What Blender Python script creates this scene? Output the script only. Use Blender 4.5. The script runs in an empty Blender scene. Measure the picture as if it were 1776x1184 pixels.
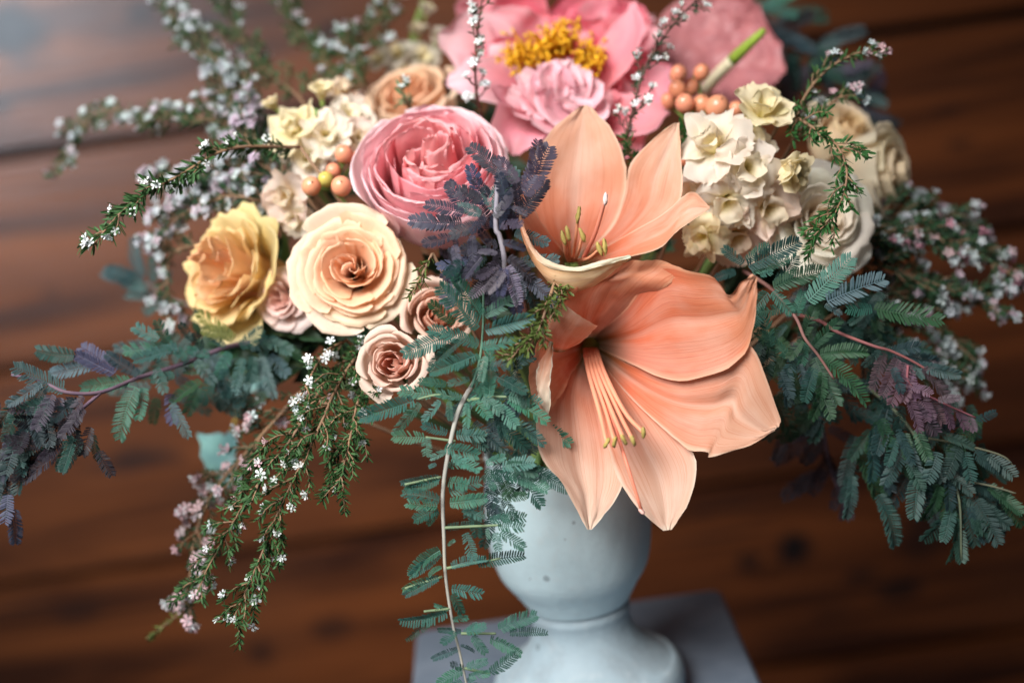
import bpy, math, random
from mathutils import Vector, Matrix, Quaternion, noise
R = math.radians
random.seed(7)
S = bpy.context.scene
COL = S.collection

# ------------------------------------------------------------------ camera
F_PX, CX, CY = 2467.0, 888.0, 592.0          # 50 mm lens on a 36 mm frame, in pixels of the photograph
PITCH, ROLL = R(13), R(8)
CAM = Vector((0, 0, 1.5))
FW = Vector((0, math.cos(PITCH), -math.sin(PITCH)))
R0 = Vector((1, 0, 0)); U0 = Vector((0, math.sin(PITCH), math.cos(PITCH)))
RT = R0 * math.cos(ROLL) - U0 * math.sin(ROLL)
UP = R0 * math.sin(ROLL) + U0 * math.cos(ROLL)
cd = bpy.data.cameras.new('camera'); cam = bpy.data.objects.new('camera', cd); COL.objects.link(cam)
cam.matrix_world = Matrix(((RT.x, UP.x, -FW.x, CAM.x), (RT.y, UP.y, -FW.y, CAM.y), (RT.z, UP.z, -FW.z, CAM.z), (0, 0, 0, 1)))
cd.lens = 50; cd.sensor_width = 36; cd.clip_start = 0.02; cd.clip_end = 50
cd.dof.use_dof = True; cd.dof.focus_distance = 0.788; cd.dof.aperture_fstop = 2.4
S.camera = cam

def ray(px, py): return FW + RT * ((px - CX) / F_PX) + UP * ((CY - py) / F_PX)
def at(px, py, d): return CAM + ray(px, py) * d
def cv(a, b, c): return (RT * a + UP * b - FW * c).normalized()     # right, up, towards the viewer
def on_z(px, py, z): r = ray(px, py); return CAM + r * ((z - CAM.z) / r.z)
def on_y(px, py, y): r = ray(px, py); return CAM + r * ((y - CAM.y) / r.y)
PXM = 1 / F_PX                                                        # metres per pixel per metre of depth

# ------------------------------------------------------------------ light
w = bpy.data.worlds.new('World'); S.world = w; w.use_nodes = True
w.node_tree.nodes['Background'].inputs[0].default_value = (0.62, 0.74, 0.9, 1)
w.node_tree.nodes['Background'].inputs[1].default_value = 0.036
def area(name, loc, target, size, power, col, sy=None):
    l = bpy.data.lights.new(name, 'AREA'); l.energy = power; l.color = col; l.size = size
    if sy: l.shape = 'RECTANGLE'; l.size_y = sy
    o = bpy.data.objects.new(name, l); COL.objects.link(o); o.location = loc
    o.rotation_euler = (Vector(target) - Vector(loc)).to_track_quat('-Z', 'Y').to_euler()
    return o
area('window_light', (-1.10, 0.66, 2.02), (-0.70, 1.7, 1.66), 0.8, 9.5, (0.76, 0.88, 1.0), 1.0).data.spread = R(62)
area('front_window_light', (-0.46, 0.20, 2.08), (-0.10, 0.83, 1.385), 0.85, 6.1, (1.0, 0.985, 0.965), 0.75).data.spread = R(60)
S.view_settings.view_transform = 'Standard'; S.view_settings.look = 'None'
S.view_settings.exposure = 0.0; S.view_settings.gamma = 1.0
S.render.engine = 'CYCLES'
S.cycles.max_bounces = 6; S.cycles.transparent_max_bounces = 4
S.cycles.use_denoising = True

# ------------------------------------------------------------------ materials
def new_mat(name):
    m = bpy.data.materials.new(name); m.use_nodes = True
    nt = m.node_tree; nt.nodes.clear()
    return m, nt
class NT:
    def __init__(s, nt): s.nt = nt
    def n(s, t, **kw):
        x = s.nt.nodes.new(t)
        for k, v in kw.items(): setattr(x, k, v)
        return x
    def l(s, a, b): s.nt.links.new(a, b)
    def math(s, op, a, b=None, c=None, clamp=False):
        x = s.n('ShaderNodeMath', operation=op, use_clamp=clamp)
        for i, v in enumerate((a, b, c)):
            if v is None: continue
            if isinstance(v, (int, float)): x.inputs[i].default_value = v
            else: s.l(v, x.inputs[i])
        return x.outputs[0]
    def mix(s, f, a, b, mode='MIX'):
        x = s.n('ShaderNodeMix', data_type='RGBA', blend_type=mode)
        for i, v in ((0, f), (6, a), (7, b)):
            if isinstance(v, (int, float)): x.inputs[i].default_value = v
            elif isinstance(v, tuple): x.inputs[i].default_value = (*v, 1) if len(v) == 3 else v
            else: s.l(v, x.inputs[i])
        return x.outputs[2]
    def ss(s, v, lo, hi):
        x = s.n('ShaderNodeMapRange', interpolation_type='SMOOTHSTEP')
        if lo > hi: x.inputs[3].default_value, x.inputs[4].default_value, lo, hi = 1.0, 0.0, hi, lo
        x.inputs[1].default_value = lo; x.inputs[2].default_value = hi
        s.l(v, x.inputs[0]); return x.outputs[0]
    def noise(s, vec, scale, detail=3, rough=.55, dist=0):
        x = s.n('ShaderNodeTexNoise'); s.l(vec, x.inputs['Vector'])
        x.inputs['Scale'].default_value = scale; x.inputs['Detail'].default_value = detail
        x.inputs['Roughness'].default_value = rough; x.inputs['Distortion'].default_value = dist
        return x.outputs[0]
    def mapping(s, vec, scale, loc=(0, 0, 0)):
        x = s.n('ShaderNodeMapping'); s.l(vec, x.inputs[0])
        x.inputs[3].default_value = scale; x.inputs[1].default_value = loc
        return x.outputs[0]

def petal_mat(name, base_tint=(1, .9, .8), edge_tint=(1, 1, 1), vein=.12, vein_tint=(.85, .6, .5), rough=.5, trans=.3, edge_w=.25, bump=.25, vein_scale=26, blotch=.12, tipfade=0.0, rib=0.0, throat=None):
    """Petal: the object's own colour, warmer at the base, another tone along the rim, fine lengthwise veins."""
    m, nt = new_mat(name); g = NT(nt)
    uv = g.n('ShaderNodeUVMap').outputs[0]; oi = g.n('ShaderNodeObjectInfo')
    sep = g.n('ShaderNodeSeparateXYZ'); g.l(uv, sep.inputs[0])
    u, v = sep.outputs[0], sep.outputs[1]
    col = oi.outputs['Color']
    base = g.mix(1.0, col, (*base_tint, 1), 'MULTIPLY')
    edge = g.mix(1.0, col, (*edge_tint, 1), 'MULTIPLY')
    c = g.mix(g.ss(v, 0.0, .7), base, col)
    du = g.math('ABSOLUTE', g.math('SUBTRACT', u, .5))
    e = g.math('MAXIMUM', g.ss(du, .5 - edge_w * .6, .5), g.ss(v, 1 - edge_w, 1.0))
    if rib: c = g.mix(g.math('MULTIPLY', g.math('SUBTRACT', 1.0, g.ss(du, .0, .10)), rib), c, (.92, .74, .62))
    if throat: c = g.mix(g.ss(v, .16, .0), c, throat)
    if tipfade: e = g.math('MAXIMUM', e, g.math('MULTIPLY', g.ss(v, .45, 1.0), tipfade))
    c = g.mix(e, c, edge)
    comb = g.n('ShaderNodeCombineXYZ'); g.l(u, comb.inputs[0]); g.l(v, comb.inputs[1]); g.l(oi.outputs['Random'], comb.inputs[2])
    st = g.noise(g.mapping(comb.outputs[0], (vein_scale, 1.6, 9)), 1.0, 4, .6, .3)
    vm = g.math('MULTIPLY', g.ss(st, .48, .68), vein)
    c = g.mix(vm, c, g.mix(1.0, c, (*vein_tint, 1), 'MULTIPLY'))
    bl = g.noise(g.mapping(comb.outputs[0], (3, 3, 9)), 1.0, 3)
    c = g.mix(g.math('MULTIPLY', g.ss(bl, .4, .7), blotch), c, (.95, .78, .66))
    p = g.n('ShaderNodeBsdfPrincipled'); g.l(c, p.inputs['Base Color'])
    p.inputs['Roughness'].default_value = rough; p.inputs['Specular IOR Level'].default_value = .3
    t = g.n('ShaderNodeBsdfTranslucent'); g.l(c, t.inputs[0])
    b = g.n('ShaderNodeBump'); b.inputs['Strength'].default_value = bump; b.inputs['Distance'].default_value = .0015
    fine = g.noise(g.mapping(comb.outputs[0], (110, 12, 9)), 1.0, 3)
    g.l(g.math('ADD', st, g.math('MULTIPLY', fine, .6)), b.inputs['Height']); g.l(b.outputs[0], p.inputs['Normal'])
    mx = g.n('ShaderNodeMixShader'); mx.inputs[0].default_value = trans
    g.l(p.outputs[0], mx.inputs[1]); g.l(t.outputs[0], mx.inputs[2])
    o = g.n('ShaderNodeOutputMaterial'); g.l(mx.outputs[0], o.inputs[0])
    return m
M_ROSE = petal_mat('rose_petal', (1, .80, .64), (1.04, 1.03, 1.02), .10, (.9, .78, .68), trans=.42)
M_PINK = petal_mat('ranunculus_petal', (1, .82, .84), (1.02, 1.10, 1.08), .25, (.9, .66, .72), vein_scale=60, bump=.35, trans=.42, edge_w=.12)
M_PEONY = petal_mat('peony_petal', (1, .50, .56), (1.03, 1.30, 1.25), .25, (1, .76, .78), edge_w=.40, trans=.35)
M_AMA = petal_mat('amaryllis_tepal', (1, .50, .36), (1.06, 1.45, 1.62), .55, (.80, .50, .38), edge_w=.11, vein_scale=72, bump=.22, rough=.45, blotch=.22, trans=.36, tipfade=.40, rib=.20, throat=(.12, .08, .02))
M_CREAM = petal_mat('cream_petal', (.95, .92, .5), (1.03, 1.0, .98), .14, (.94, .84, .66), trans=.45, bump=.15)

def leaf_mat(name, rough=.55, trans=.15, var=.35, spec=.3):
    m, nt = new_mat(name); g = NT(nt)
    oi = g.n('ShaderNodeObjectInfo'); tc = g.n('ShaderNodeNewGeometry')
    n1 = g.noise(g.mapping(tc.outputs['Position'], (90, 90, 90)), 1.0, 2)
    c = g.mix(g.math('MULTIPLY', g.ss(n1, .35, .7), var), oi.outputs['Color'], g.mix(1.0, oi.outputs['Color'], (1.5, 1.45, 1.2, 1), 'MULTIPLY'))
    p = g.n('ShaderNodeBsdfPrincipled'); g.l(c, p.inputs['Base Color'])
    p.inputs['Roughness'].default_value = rough; p.inputs['Specular IOR Level'].default_value = spec
    t = g.n('ShaderNodeBsdfTranslucent'); g.l(c, t.inputs[0])
    mx = g.n('ShaderNodeMixShader'); mx.inputs[0].default_value = trans
    g.l(p.outputs[0], mx.inputs[1]); g.l(t.outputs[0], mx.inputs[2])
    o = g.n('ShaderNodeOutputMaterial'); g.l(mx.outputs[0], o.inputs[0])
    return m
M_LEAF = leaf_mat('leaf_green')
M_STEM = leaf_mat('stem_bark', .7, 0, .5)
M_WAX = leaf_mat('small_white_blossom', .5, .25, .15)
M_BERRY = leaf_mat('berry_skin', .22, .05, .3, .5)
M_SPATHE = leaf_mat('waxy_spathe', .46, .1, .15, .3)

def vase_mat(name, stain):
    m, nt = new_mat(name); g = NT(nt)
    pos = g.n('ShaderNodeNewGeometry').outputs['Position']
    oi = g.n('ShaderNodeObjectInfo')
    n1 = g.noise(g.mapping(pos, (34, 34, 26)), 1.0, 5, .65, .1)
    n2 = g.noise(g.mapping(pos, (120, 120, 120)), 1.0, 3)
    pits = g.n('ShaderNodeTexVoronoi'); g.l(pos, pits.inputs['Vector']); pits.inputs['Scale'].default_value = 55
    c = g.mix(g.math('MULTIPLY', g.ss(n1, .44, .66), stain), oi.outputs['Color'], (.30, .36, .40))
    c = g.mix(g.math('MULTIPLY', g.ss(n2, .5, .75), .2), c, (.7, .74, .74))
    pm = g.math('MULTIPLY', g.math('LESS_THAN', pits.outputs['Distance'], .13), g.math('GREATER_THAN', g.noise(g.mapping(pos, (16, 16, 16), (3, 1, 2)), 1.0, 1), .56))
    c = g.mix(g.math('MULTIPLY', pm, .55), c, (.12, .15, .17))
    p = g.n('ShaderNodeBsdfPrincipled'); g.l(c, p.inputs['Base Color']); p.inputs['Roughness'].default_value = .6
    b = g.n('ShaderNodeBump'); b.inputs['Strength'].default_value = .3; b.inputs['Distance'].default_value = .002
    g.l(g.math('SUBTRACT', n2, pm), b.inputs['Height']); g.l(b.outputs[0], p.inputs['Normal'])
    o = g.n('ShaderNodeOutputMaterial'); g.l(p.outputs[0], o.inputs[0])
    return m
def slab_mat():
    m, nt = new_mat('grey_slate_slab'); g = NT(nt)
    pos = g.n('ShaderNodeNewGeometry').outputs['Position']
    n1 = g.noise(g.mapping(pos, (14, 14, 14)), 1.0, 5, .6)
    c = g.mix(g.ss(n1, .3, .75), (.14, .18, .235), (.24, .29, .36))
    p = g.n('ShaderNodeBsdfPrincipled'); g.l(c, p.inputs['Base Color']); p.inputs['Roughness'].default_value = .55
    b = g.n('ShaderNodeBump'); b.inputs['Strength'].default_value = .2; b.inputs['Distance'].default_value = .002
    g.l(n1, b.inputs['Height']); g.l(b.outputs[0], p.inputs['Normal'])
    o = g.n('ShaderNodeOutputMaterial'); g.l(p.outputs[0], o.inputs[0])
    return m

WALL_Y = 1.7
KNOTS = [(18, 55, 62, 58, 1), (246, 22, 26, 16, .8), (350, 42, 24, 16, .8), (0, 186, 26, 14, .7), (575, 55, 24, 14, .8), (1378, 952, 38, 32, 1), (1300, 972, 24, 18, .8),
         (1490, 995, 32, 14, .8), (1560, 1020, 42, 20, .8), (575, 1085, 40, 24, .6), (455, 1130, 30, 26, .6), (1600, 930, 60, 45, .7), (230, 800, 80, 26, .8), (90, 505, 14, 10, .4),
         (1640, 190, 34, 10, .5), (1660, 250, 26, 12, .5), (1440, 1060, 40, 12, .4), (140, 1060, 46, 22, .5), (1250, 880, 60, 8, .5), (1230, 930, 110, 7, .8)]
def wood_mat():
    m, nt = new_mat('varnished_old_pine'); g = NT(nt)
    pos = g.n('ShaderNodeNewGeometry').outputs['Position']; oi = g.n('ShaderNodeObjectInfo')
    off = g.n('ShaderNodeVectorMath', operation='SCALE'); off.inputs[0].default_value = (13, 7, 11); g.l(oi.outputs['Random'], off.inputs[3])
    add = g.n('ShaderNodeVectorMath', operation='ADD'); g.l(pos, add.inputs[0]); g.l(off.outputs[0], add.inputs[1])
    q = add.outputs[0]
    broad = g.noise(g.mapping(q, (1.5, 1, 17)), 1.0, 4, .6, 1.2)
    streak = g.noise(g.mapping(q, (1.6, 1, 44)), 1.0, 4, .6, 1.0)
    grain = g.noise(g.mapping(q, (7, 1, 190)), 1.0, 5, .6, .5)
    worn = g.noise(g.mapping(q, (2.4, 1, 3.5)), 1.0, 4, .6)
    c = g.mix(g.ss(broad, .34, .62), (.030, .0078, .0034), (.235, .064, .016))
    c = g.mix(g.math('MULTIPLY', g.ss(streak, .46, .70), .75), c, (.034, .010, .005))
    c = g.mix(g.math('MULTIPLY', g.ss(grain, .45, .75), .35), c, (.06, .022, .010))
    c = g.mix(g.math('MULTIPLY', g.ss(worn, .50, .74), .40), c, (.165, .055, .022))
    c = g.mix(g.math('MULTIPLY', oi.outputs['Random'], .45), c, (.055, .016, .007))
    sp = g.n('ShaderNodeSeparateXYZ'); g.l(pos, sp.inputs[0])
    wob = g.math('MULTIPLY', g.math('SUBTRACT', g.noise(g.mapping(pos, (16, 1, 30)), 1.0, 2), .5), 1.1)
    tot = None
    for (px, py, rx, ry, a) in KNOTS:
        k = on_y(px, py, WALL_Y); sc = k.y / math.cos(PITCH) / F_PX * 1.0
        dx = g.math('DIVIDE', g.math('SUBTRACT', sp.outputs[0], k.x), rx * sc); dz = g.math('DIVIDE', g.math('SUBTRACT', sp.outputs[2], k.z), ry * sc)
        d = g.math('ADD', g.math('SQRT', g.math('ADD', g.math('MULTIPLY', dx, dx), g.math('MULTIPLY', dz, dz))), wob)
        kk = g.math('MULTIPLY', g.math('SUBTRACT', 1.0, g.ss(d, .45, 1.35)), a)
        tot = kk if tot is None else g.math('MAXIMUM', tot, kk)
    c = g.mix(tot, c, (.012, .008, .008))
    p = g.n('ShaderNodeBsdfPrincipled'); g.l(c, p.inputs['Base Color'])
    g.l(g.math('ADD', .27, g.math('MULTIPLY', grain, .18)), p.inputs['Roughness']); p.inputs['Specular IOR Level'].default_value = .42
    b = g.n('ShaderNodeBump'); b.inputs['Strength'].default_value = .25; b.inputs['Distance'].default_value = .003
    g.l(grain, b.inputs['Height']); g.l(b.outputs[0], p.inputs['Normal'])
    o = g.n('ShaderNodeOutputMaterial'); g.l(p.outputs[0], o.inputs[0])
    return m
M_VASE, M_FOOT, M_SLAB, M_WOOD = vase_mat('pale_blue_stoneware', .14), vase_mat('weathered_stoneware', .62), slab_mat(), wood_mat()

# ------------------------------------------------------------------ object helpers
def thing(name, label, cat, loc, group=None):
    o = bpy.data.objects.new(name, None); COL.objects.link(o)
    o.empty_display_size = .01; o.location = loc; o['label'] = label; o['category'] = cat
    if group: o['group'] = group
    return o
def mesh_data(name, verts, faces, mat, uvs=None, smooth=True):
    me = bpy.data.meshes.new(name); me.from_pydata(verts, [], faces)
    if uvs:
        l = me.uv_layers.new(name='UVMap'); buf = []
        for f in faces:
            for i in f: buf += uvs[i]
        l.data.foreach_set('uv', buf)
    if smooth: me.polygons.foreach_set('use_smooth', [True] * len(me.polygons))
    me.materials.append(mat); me.update()
    return me
def part(name, parent, verts, faces, mat, col=(1, 1, 1), uvs=None, smooth=True, stuff=False):
    """A mesh given in world coordinates, linked as a child of its thing (or part)."""
    o0 = origin(parent)
    me = mesh_data(name, [tuple(Vector(v) - o0) for v in verts], faces, mat, uvs, smooth)
    o = bpy.data.objects.new(name, me); COL.objects.link(o); o.parent = parent; o.color = (*col, 1)
    if stuff: o['kind'] = 'stuff'
    return o
def origin(o):
    v = Vector((0, 0, 0))
    while o is not None: v += o.location; o = o.parent
    return v
def place(name, parent, me, loc, rot, scale, col):
    """A part that shares mesh data with its look-alikes."""
    o = bpy.data.objects.new(name, me); COL.objects.link(o); o.parent = parent
    o.location = Vector(loc) - origin(parent); o.rotation_mode = 'QUATERNION'; o.rotation_quaternion = rot
    o.scale = (scale,) * 3 if isinstance(scale, (int, float)) else scale; o.color = (*col, 1)
    return o
def quat(y, z):
    """Rotation that takes local Y to y and local Z near z."""
    y = y.normalized(); x = y.cross(z)
    if x.length < 1e-6: x = y.orthogonal()
    x.normalize(); z = x.cross(y)
    return Matrix(((x.x, y.x, z.x), (x.y, y.y, z.y), (x.z, y.z, z.z))).to_quaternion()
def quat_z(z, spin=0.0):
    z = z.normalized(); return z.to_track_quat('Z', 'Y') @ Quaternion((0, 0, 1), spin)
def catmull(P, n):
    P = [Vector(p) for p in P]
    if len(P) == 2: return [P[0].lerp(P[1], i / (n - 1)) for i in range(n)]
    Q = [2 * P[0] - P[1]] + P + [2 * P[-1] - P[-2]]; out = []
    for i in range(n):
        t = i / (n - 1) * (len(P) - 1); k = min(int(t), len(P) - 2); t -= k
        a, b, c, d = Q[k:k + 4]
        out.append(.5 * (2 * b + (c - a) * t + (2 * a - 5 * b + 4 * c - d) * t * t + (3 * b - a - 3 * c + d) * t ** 3))
    return out
def lerp_list(L, t):
    t = max(0, min(1, t)) * (len(L) - 1); k = min(int(t), len(L) - 2); f = t - k
    f = f * f * (3 - 2 * f)
    return L[k] * (1 - f) + L[k + 1] * f
def tube(pts, r0, r1=None, sides=6, V=None, Fc=None):
    V = [] if V is None else V; Fc = [] if Fc is None else Fc
    r1 = r0 if r1 is None else r1; n = len(pts); b = len(V); ref = None
    for i, p in enumerate(pts):
        t = (pts[min(i + 1, n - 1)] - pts[max(i - 1, 0)])
        t = t.normalized() if t.length > 1e-9 else Vector((0, 0, 1))
        ref = t.orthogonal() if ref is None else (ref - t * ref.dot(t))
        ref.normalize(); o = t.cross(ref); r = r0 + (r1 - r0) * i / (n - 1)
        for k in range(sides):
            a = 2 * math.pi * k / sides; V.append(p + ref * (math.cos(a) * r) + o * (math.sin(a) * r))
    for i in range(n - 1):
        for k in range(sides):
            a, c = b + i * sides + k, b + i * sides + (k + 1) % sides
            Fc.append((a, c, c + sides, a + sides))
    Fc.append(tuple(b + k for k in range(sides))[::-1]); Fc.append(tuple(b + (n - 1) * sides + k for k in range(sides)))
    return V, Fc
def ellipsoid(c, axis, rl, rw, seg=14, rings=9, bumps=0.0, seed=0):
    q = quat_z(axis); V = []; Fc = []
    for i in range(rings + 1):
        th = math.pi * i / rings
        for k in range(seg):
            a = 2 * math.pi * k / seg
            v = Vector((math.sin(th) * math.cos(a) * rw, math.sin(th) * math.sin(a) * rw, math.cos(th) * rl))
            if bumps: v *= 1 + bumps * noise.noise(v * (3.5 / rw) + Vector((seed, 0, 0)))
            V.append(c + q @ v)
    for i in range(rings):
        for k in range(seg):
            a, b = i * seg + k, i * seg + (k + 1) % seg; Fc.append((a, a + seg, b + seg, b))
    return V, Fc

SEED = [0]
def ribbon(spine, widths, facing=None, side=None, cup=.25, ruffle=.06, nu=11, nv=16, twist=0.0, midrib=.0, curl=0.0, tip=1.0, freq=5.0, edgej=.10):
    """One petal: a curved sheet along a spine; half widths in metres; edges cup towards the facing side."""
    SEED[0] += 1; sd = SEED[0] * 3.17
    C = catmull(spine, nv); V = []; uv = []; Fc = []
    for j, p in enumerate(C):
        v = j / (nv - 1)
        t = (C[min(j + 1, nv - 1)] - C[max(j - 1, 0)]).normalized()
        if side is not None:
            s = side - t * side.dot(t); s.normalize(); n = s.cross(t)
        else:
            f = facing if not isinstance(facing, list) else facing[0].lerp(facing[1], v)
            s = t.cross(f).normalized(); n = s.cross(t)
        if twist:
            q = Quaternion(t, twist * v); s = q @ s; n = q @ n
        wv = lerp_list(widths, v)
        for i in range(nu):
            u = i / (nu - 1) * 2 - 1; au = abs(u)
            e = noise.noise(Vector((u * freq * .5 + sd, v * freq, sd * .7)))
            e2 = noise.noise(Vector((u * freq * 1.7 + sd, v * freq * 2.6, sd)))
            edge = max(au ** 3, v ** 5)
            hh = wv * (cup * u * u - midrib * math.exp(-(u * 5) ** 2)) + max(widths) * ruffle * (e * .9 + e2 * .7 * edge + e * edge)
            hh -= curl * max(widths) * max(0, au - .55) ** 2 * 4
            V.append(p + s * (wv * u * (1 + edgej * e2 * edge)) + n * hh - t * (max(widths) * .22 * u * u * tip * v) + t * (max(widths) * 1.4 * edgej * e2 * v ** 4))
            uv.append((u * .5 + .5, v))
    for j in range(nv - 1):
        for i in range(nu - 1):
            a = j * nu + i; Fc.append((a, a + 1, a + nu + 1, a + nu))
    return V, Fc, uv
def loft(left, right, bulge=-.12, arc=0.0, ruffle=.05, nu=17, nv=26, midrib=.06, freq=5.0):
    """A petal between two edge curves from base to tip; bulge < 0 hollows it away from the viewer."""
    SEED[0] += 1; sd = SEED[0] * 2.71
    A, B = catmull(left, nv), catmull(right, nv); V = []; uv = []; Fc = []
    mw = max((a - b).length for a, b in zip(A, B)) / 2
    for j in range(nv):
        v = j / (nv - 1); a, b = A[j], B[j]; m = (a + b) / 2; m0 = (A[max(j - 1, 0)] + B[max(j - 1, 0)]) / 2; m1 = (A[min(j + 1, nv - 1)] + B[min(j + 1, nv - 1)]) / 2
        t = (m1 - m0).normalized(); s_ = (b - a); w_ = s_.length / 2; n = t.cross(s_)
        n = n.normalized() if n.length > 1e-12 else -FW
        if n.dot(FW) > 0: n = -n
        for i in range(nu):
            u = i / (nu - 1) * 2 - 1; au = abs(u)
            e = noise.noise(Vector((u * freq * .5 + sd, v * freq, sd))); e2 = noise.noise(Vector((u * freq * 1.8 + sd, v * freq * 2.7, sd * .5)))
            edge = max(au ** 4, v ** 5) * min(1, v * 3)
            h = w_ * bulge * (1 - u * u) * 2 - w_ * midrib * math.exp(-(u * 6) ** 2) + mw * ruffle * min(1, v * 3) * (e + e2 * edge * 1.2)
            V.append(a.lerp(b, (u + 1) / 2) + n * h + t * (arc * (1 - u * u) * v ** 4) + s_.normalized() * (mw * .035 * e2 * edge)); uv.append(((u + 1) / 2, v))
    for j in range(nv - 1):
        for i in range(nu - 1):
            a = j * nu + i; Fc.append((a, a + 1, a + nu + 1, a + nu))
    return V, Fc, uv
def jitter(c, k=.04):
    f = 1 + random.uniform(-k, k); return tuple(min(1, max(0, x * f * (1 + random.uniform(-k, k) * .5))) for x in c)
def mixc(a, b, t): return tuple(x + (y - x) * t for x, y in zip(a, b))

# ------------------------------------------------------------------ the setting: plank wall
wall = bpy.data.objects.new('wall', None); COL.objects.link(wall); wall['kind'] = 'structure'; wall['label'] = 'wall of wide varnished reddish brown planks'
seams = [-200, 147, 520, 893, 1218, 1600]
zs = [on_y(888, y, WALL_Y).z for y in seams]
for k in range(len(zs) - 1):
    zt, zb = zs[k] - .006, zs[k + 1] + .006; proud = (0, .003, -.002, .002, 0)[k]
    V = []; Fc = []; nx = 60; prof = [(zb, .02), (zb, .003), (zb + .0015, 0), (zt - .0015, 0), (zt, .003), (zt, .02)]
    for i in range(nx + 1):
        x = -1.7 + 3.4 * i / nx
        for (z, dy) in prof:
            wz = .0012 * noise.noise(Vector((x * 3, z * 5, k)))
            V.append(Vector((x, WALL_Y - proud + dy + .0015 * noise.noise(Vector((x * 2, z * 9, 4))), z + wz)))
    m = len(prof)
    for i in range(nx):
        for j in range(m - 1):
            a = i * m + j; Fc.append((a, a + m, a + m + 1, a + 1))
    part('plank', wall, V, Fc, M_WOOD, smooth=False)
V = [Vector((-1.7, WALL_Y + .021, zs[-1])), Vector((1.7, WALL_Y + .021, zs[-1])), Vector((1.7, WALL_Y + .021, zs[0])), Vector((-1.7, WALL_Y + .021, zs[0]))]
bk = part('backing_board', wall, V + [v + Vector((0, .02, 0)) for v in V], [(0, 1, 2, 3), (7, 6, 5, 4), (0, 4, 5, 1), (1, 5, 6, 2), (2, 6, 7, 3), (3, 7, 4, 0)], leaf_mat('dark_backing', .8, 0, .1), (.015, .009, .007), smooth=False)

# ------------------------------------------------------------------ vase and pedestal
VD = .925
neck = at(1003, 1035, VD); VX, VY, NZ = neck.x, neck.y, neck.z
TOP_Z = NZ - .074
def lathe(prof, segs=72, wob=0.0, seed=0):
    V = []; Fc = []; n = len(prof)
    for k in range(segs):
        a = 2 * math.pi * k / segs
        for i, (r, z) in enumerate(prof):
            p = Vector((math.cos(a) * r, math.sin(a) * r, z))
            rr = 1 + wob * noise.noise(p * 22 + Vector((seed, 0, 0)))
            V.append(Vector((VX + p.x * rr, VY + p.y * rr, NZ + z)))
    for k in range(segs):
        for i in range(n - 1):
            a, b = k * n + i, ((k + 1) % segs) * n + i; Fc.append((a, b, b + 1, a + 1))
    return V, Fc
def smooth_prof(P, n): return [(p.x, p.y) for p in catmull([Vector((a, b, 0)) for a, b in P], n)]
vase = thing('urn_vase', 'pale blue stoneware urn vase on a footed base, holding the whole bouquet', 'vase', (VX, VY, TOP_Z))
bowl = smooth_prof([(.0335, -.001), (.040, .010), (.0485, .024), (.0525, .044), (.0525, .062), (.050, .080), (.047, .097), (.0475, .104)], 34) + [(.0455, .1045)] + smooth_prof([(.044, .10), (.047, .075), (.048, .05), (.042, .022), (.028, .01), (.002, .008)], 12)
part('bowl', vase, *lathe(bowl, wob=.006), M_VASE, (.66, .83, .88))
part('neck', vase, *lathe(smooth_prof([(.0320, .0005), (.0318, -.003), (.0328, -.007), (.0318, -.012), (.0322, -.019), (.036, -.028), (.042, -.036), (.050, -.043), (.0555, -.047)], 26), wob=.012, seed=3), M_FOOT, (.40, .51, .57))
part('foot', vase, *lathe(smooth_prof([(.0545, -.0465), (.0585, -.0475), (.0622, -.052), (.0640, -.059), (.0630, -.067), (.0600, -.0715), (.056, -.0738), (.002, -.0739)], 26), wob=.022, seed=8), M_FOOT, (.36, .46, .515))
bl, br = on_z(722, 1088, TOP_Z), on_z(1250, 1022, TOP_Z)
yb = (bl.y + br.y) / 2; dep = .30
fr = on_z(1345, 1184, TOP_Z)
ped = thing('pedestal', 'square slate grey pedestal standing under the urn vase', 'pedestal', ((bl.x + br.x) / 2, yb - dep / 2, TOP_Z - .9))
def rbox(x0, x1, y0, y1, z0, z1, b=.003):
    P = [(x0 + b, y0, 0), (x1 - b, y0, 0), (x1, y0 + b, 0), (x1, y1 - b, 0), (x1 - b, y1, 0), (x0 + b, y1, 0), (x0, y1 - b, 0), (x0, y0 + b, 0)]
    cx, cy = (x0 + x1) / 2, (y0 + y1) / 2; V = []; Fc = []
    L = [(z0, 0), (z1 - b, 0), (z1, b)]
    for z, ins in L:
        for (x, y, _) in P: V.append(Vector((x - math.copysign(ins, x - cx), y - math.copysign(ins, y - cy), z)))
    for i in range(2):
        for k in range(8): a, c = i * 8 + k, i * 8 + (k + 1) % 8; Fc.append((a, c, c + 8, a + 8))
    Fc.append(tuple(range(7, -1, -1))); Fc.append(tuple(range(16, 24)))
    return V, Fc
part('slab', ped, *rbox(bl.x, br.x, yb - dep, yb, TOP_Z - .03, TOP_Z), M_SLAB, smooth=False)
part('column', ped, *rbox(bl.x + .02, br.x - .02, yb - dep + .02, yb - .02, TOP_Z - .9, TOP_Z - .0305), M_SLAB, smooth=False)
MOUTH = Vector((VX, VY, NZ + .085))
def flower_stem(parent, p, axis, r=.0018, col=(.11, .2, .06)):
    m = MOUTH + Vector((random.uniform(-.025, .025), random.uniform(-.025, .025), 0)); b = m - Vector((0, 0, .05))
    a = p - axis.normalized() * .045
    return part('stem', parent, *tube(catmull([p, a, a.lerp(m, .6) , m, b], 14), r, r), M_STEM, col)

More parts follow.
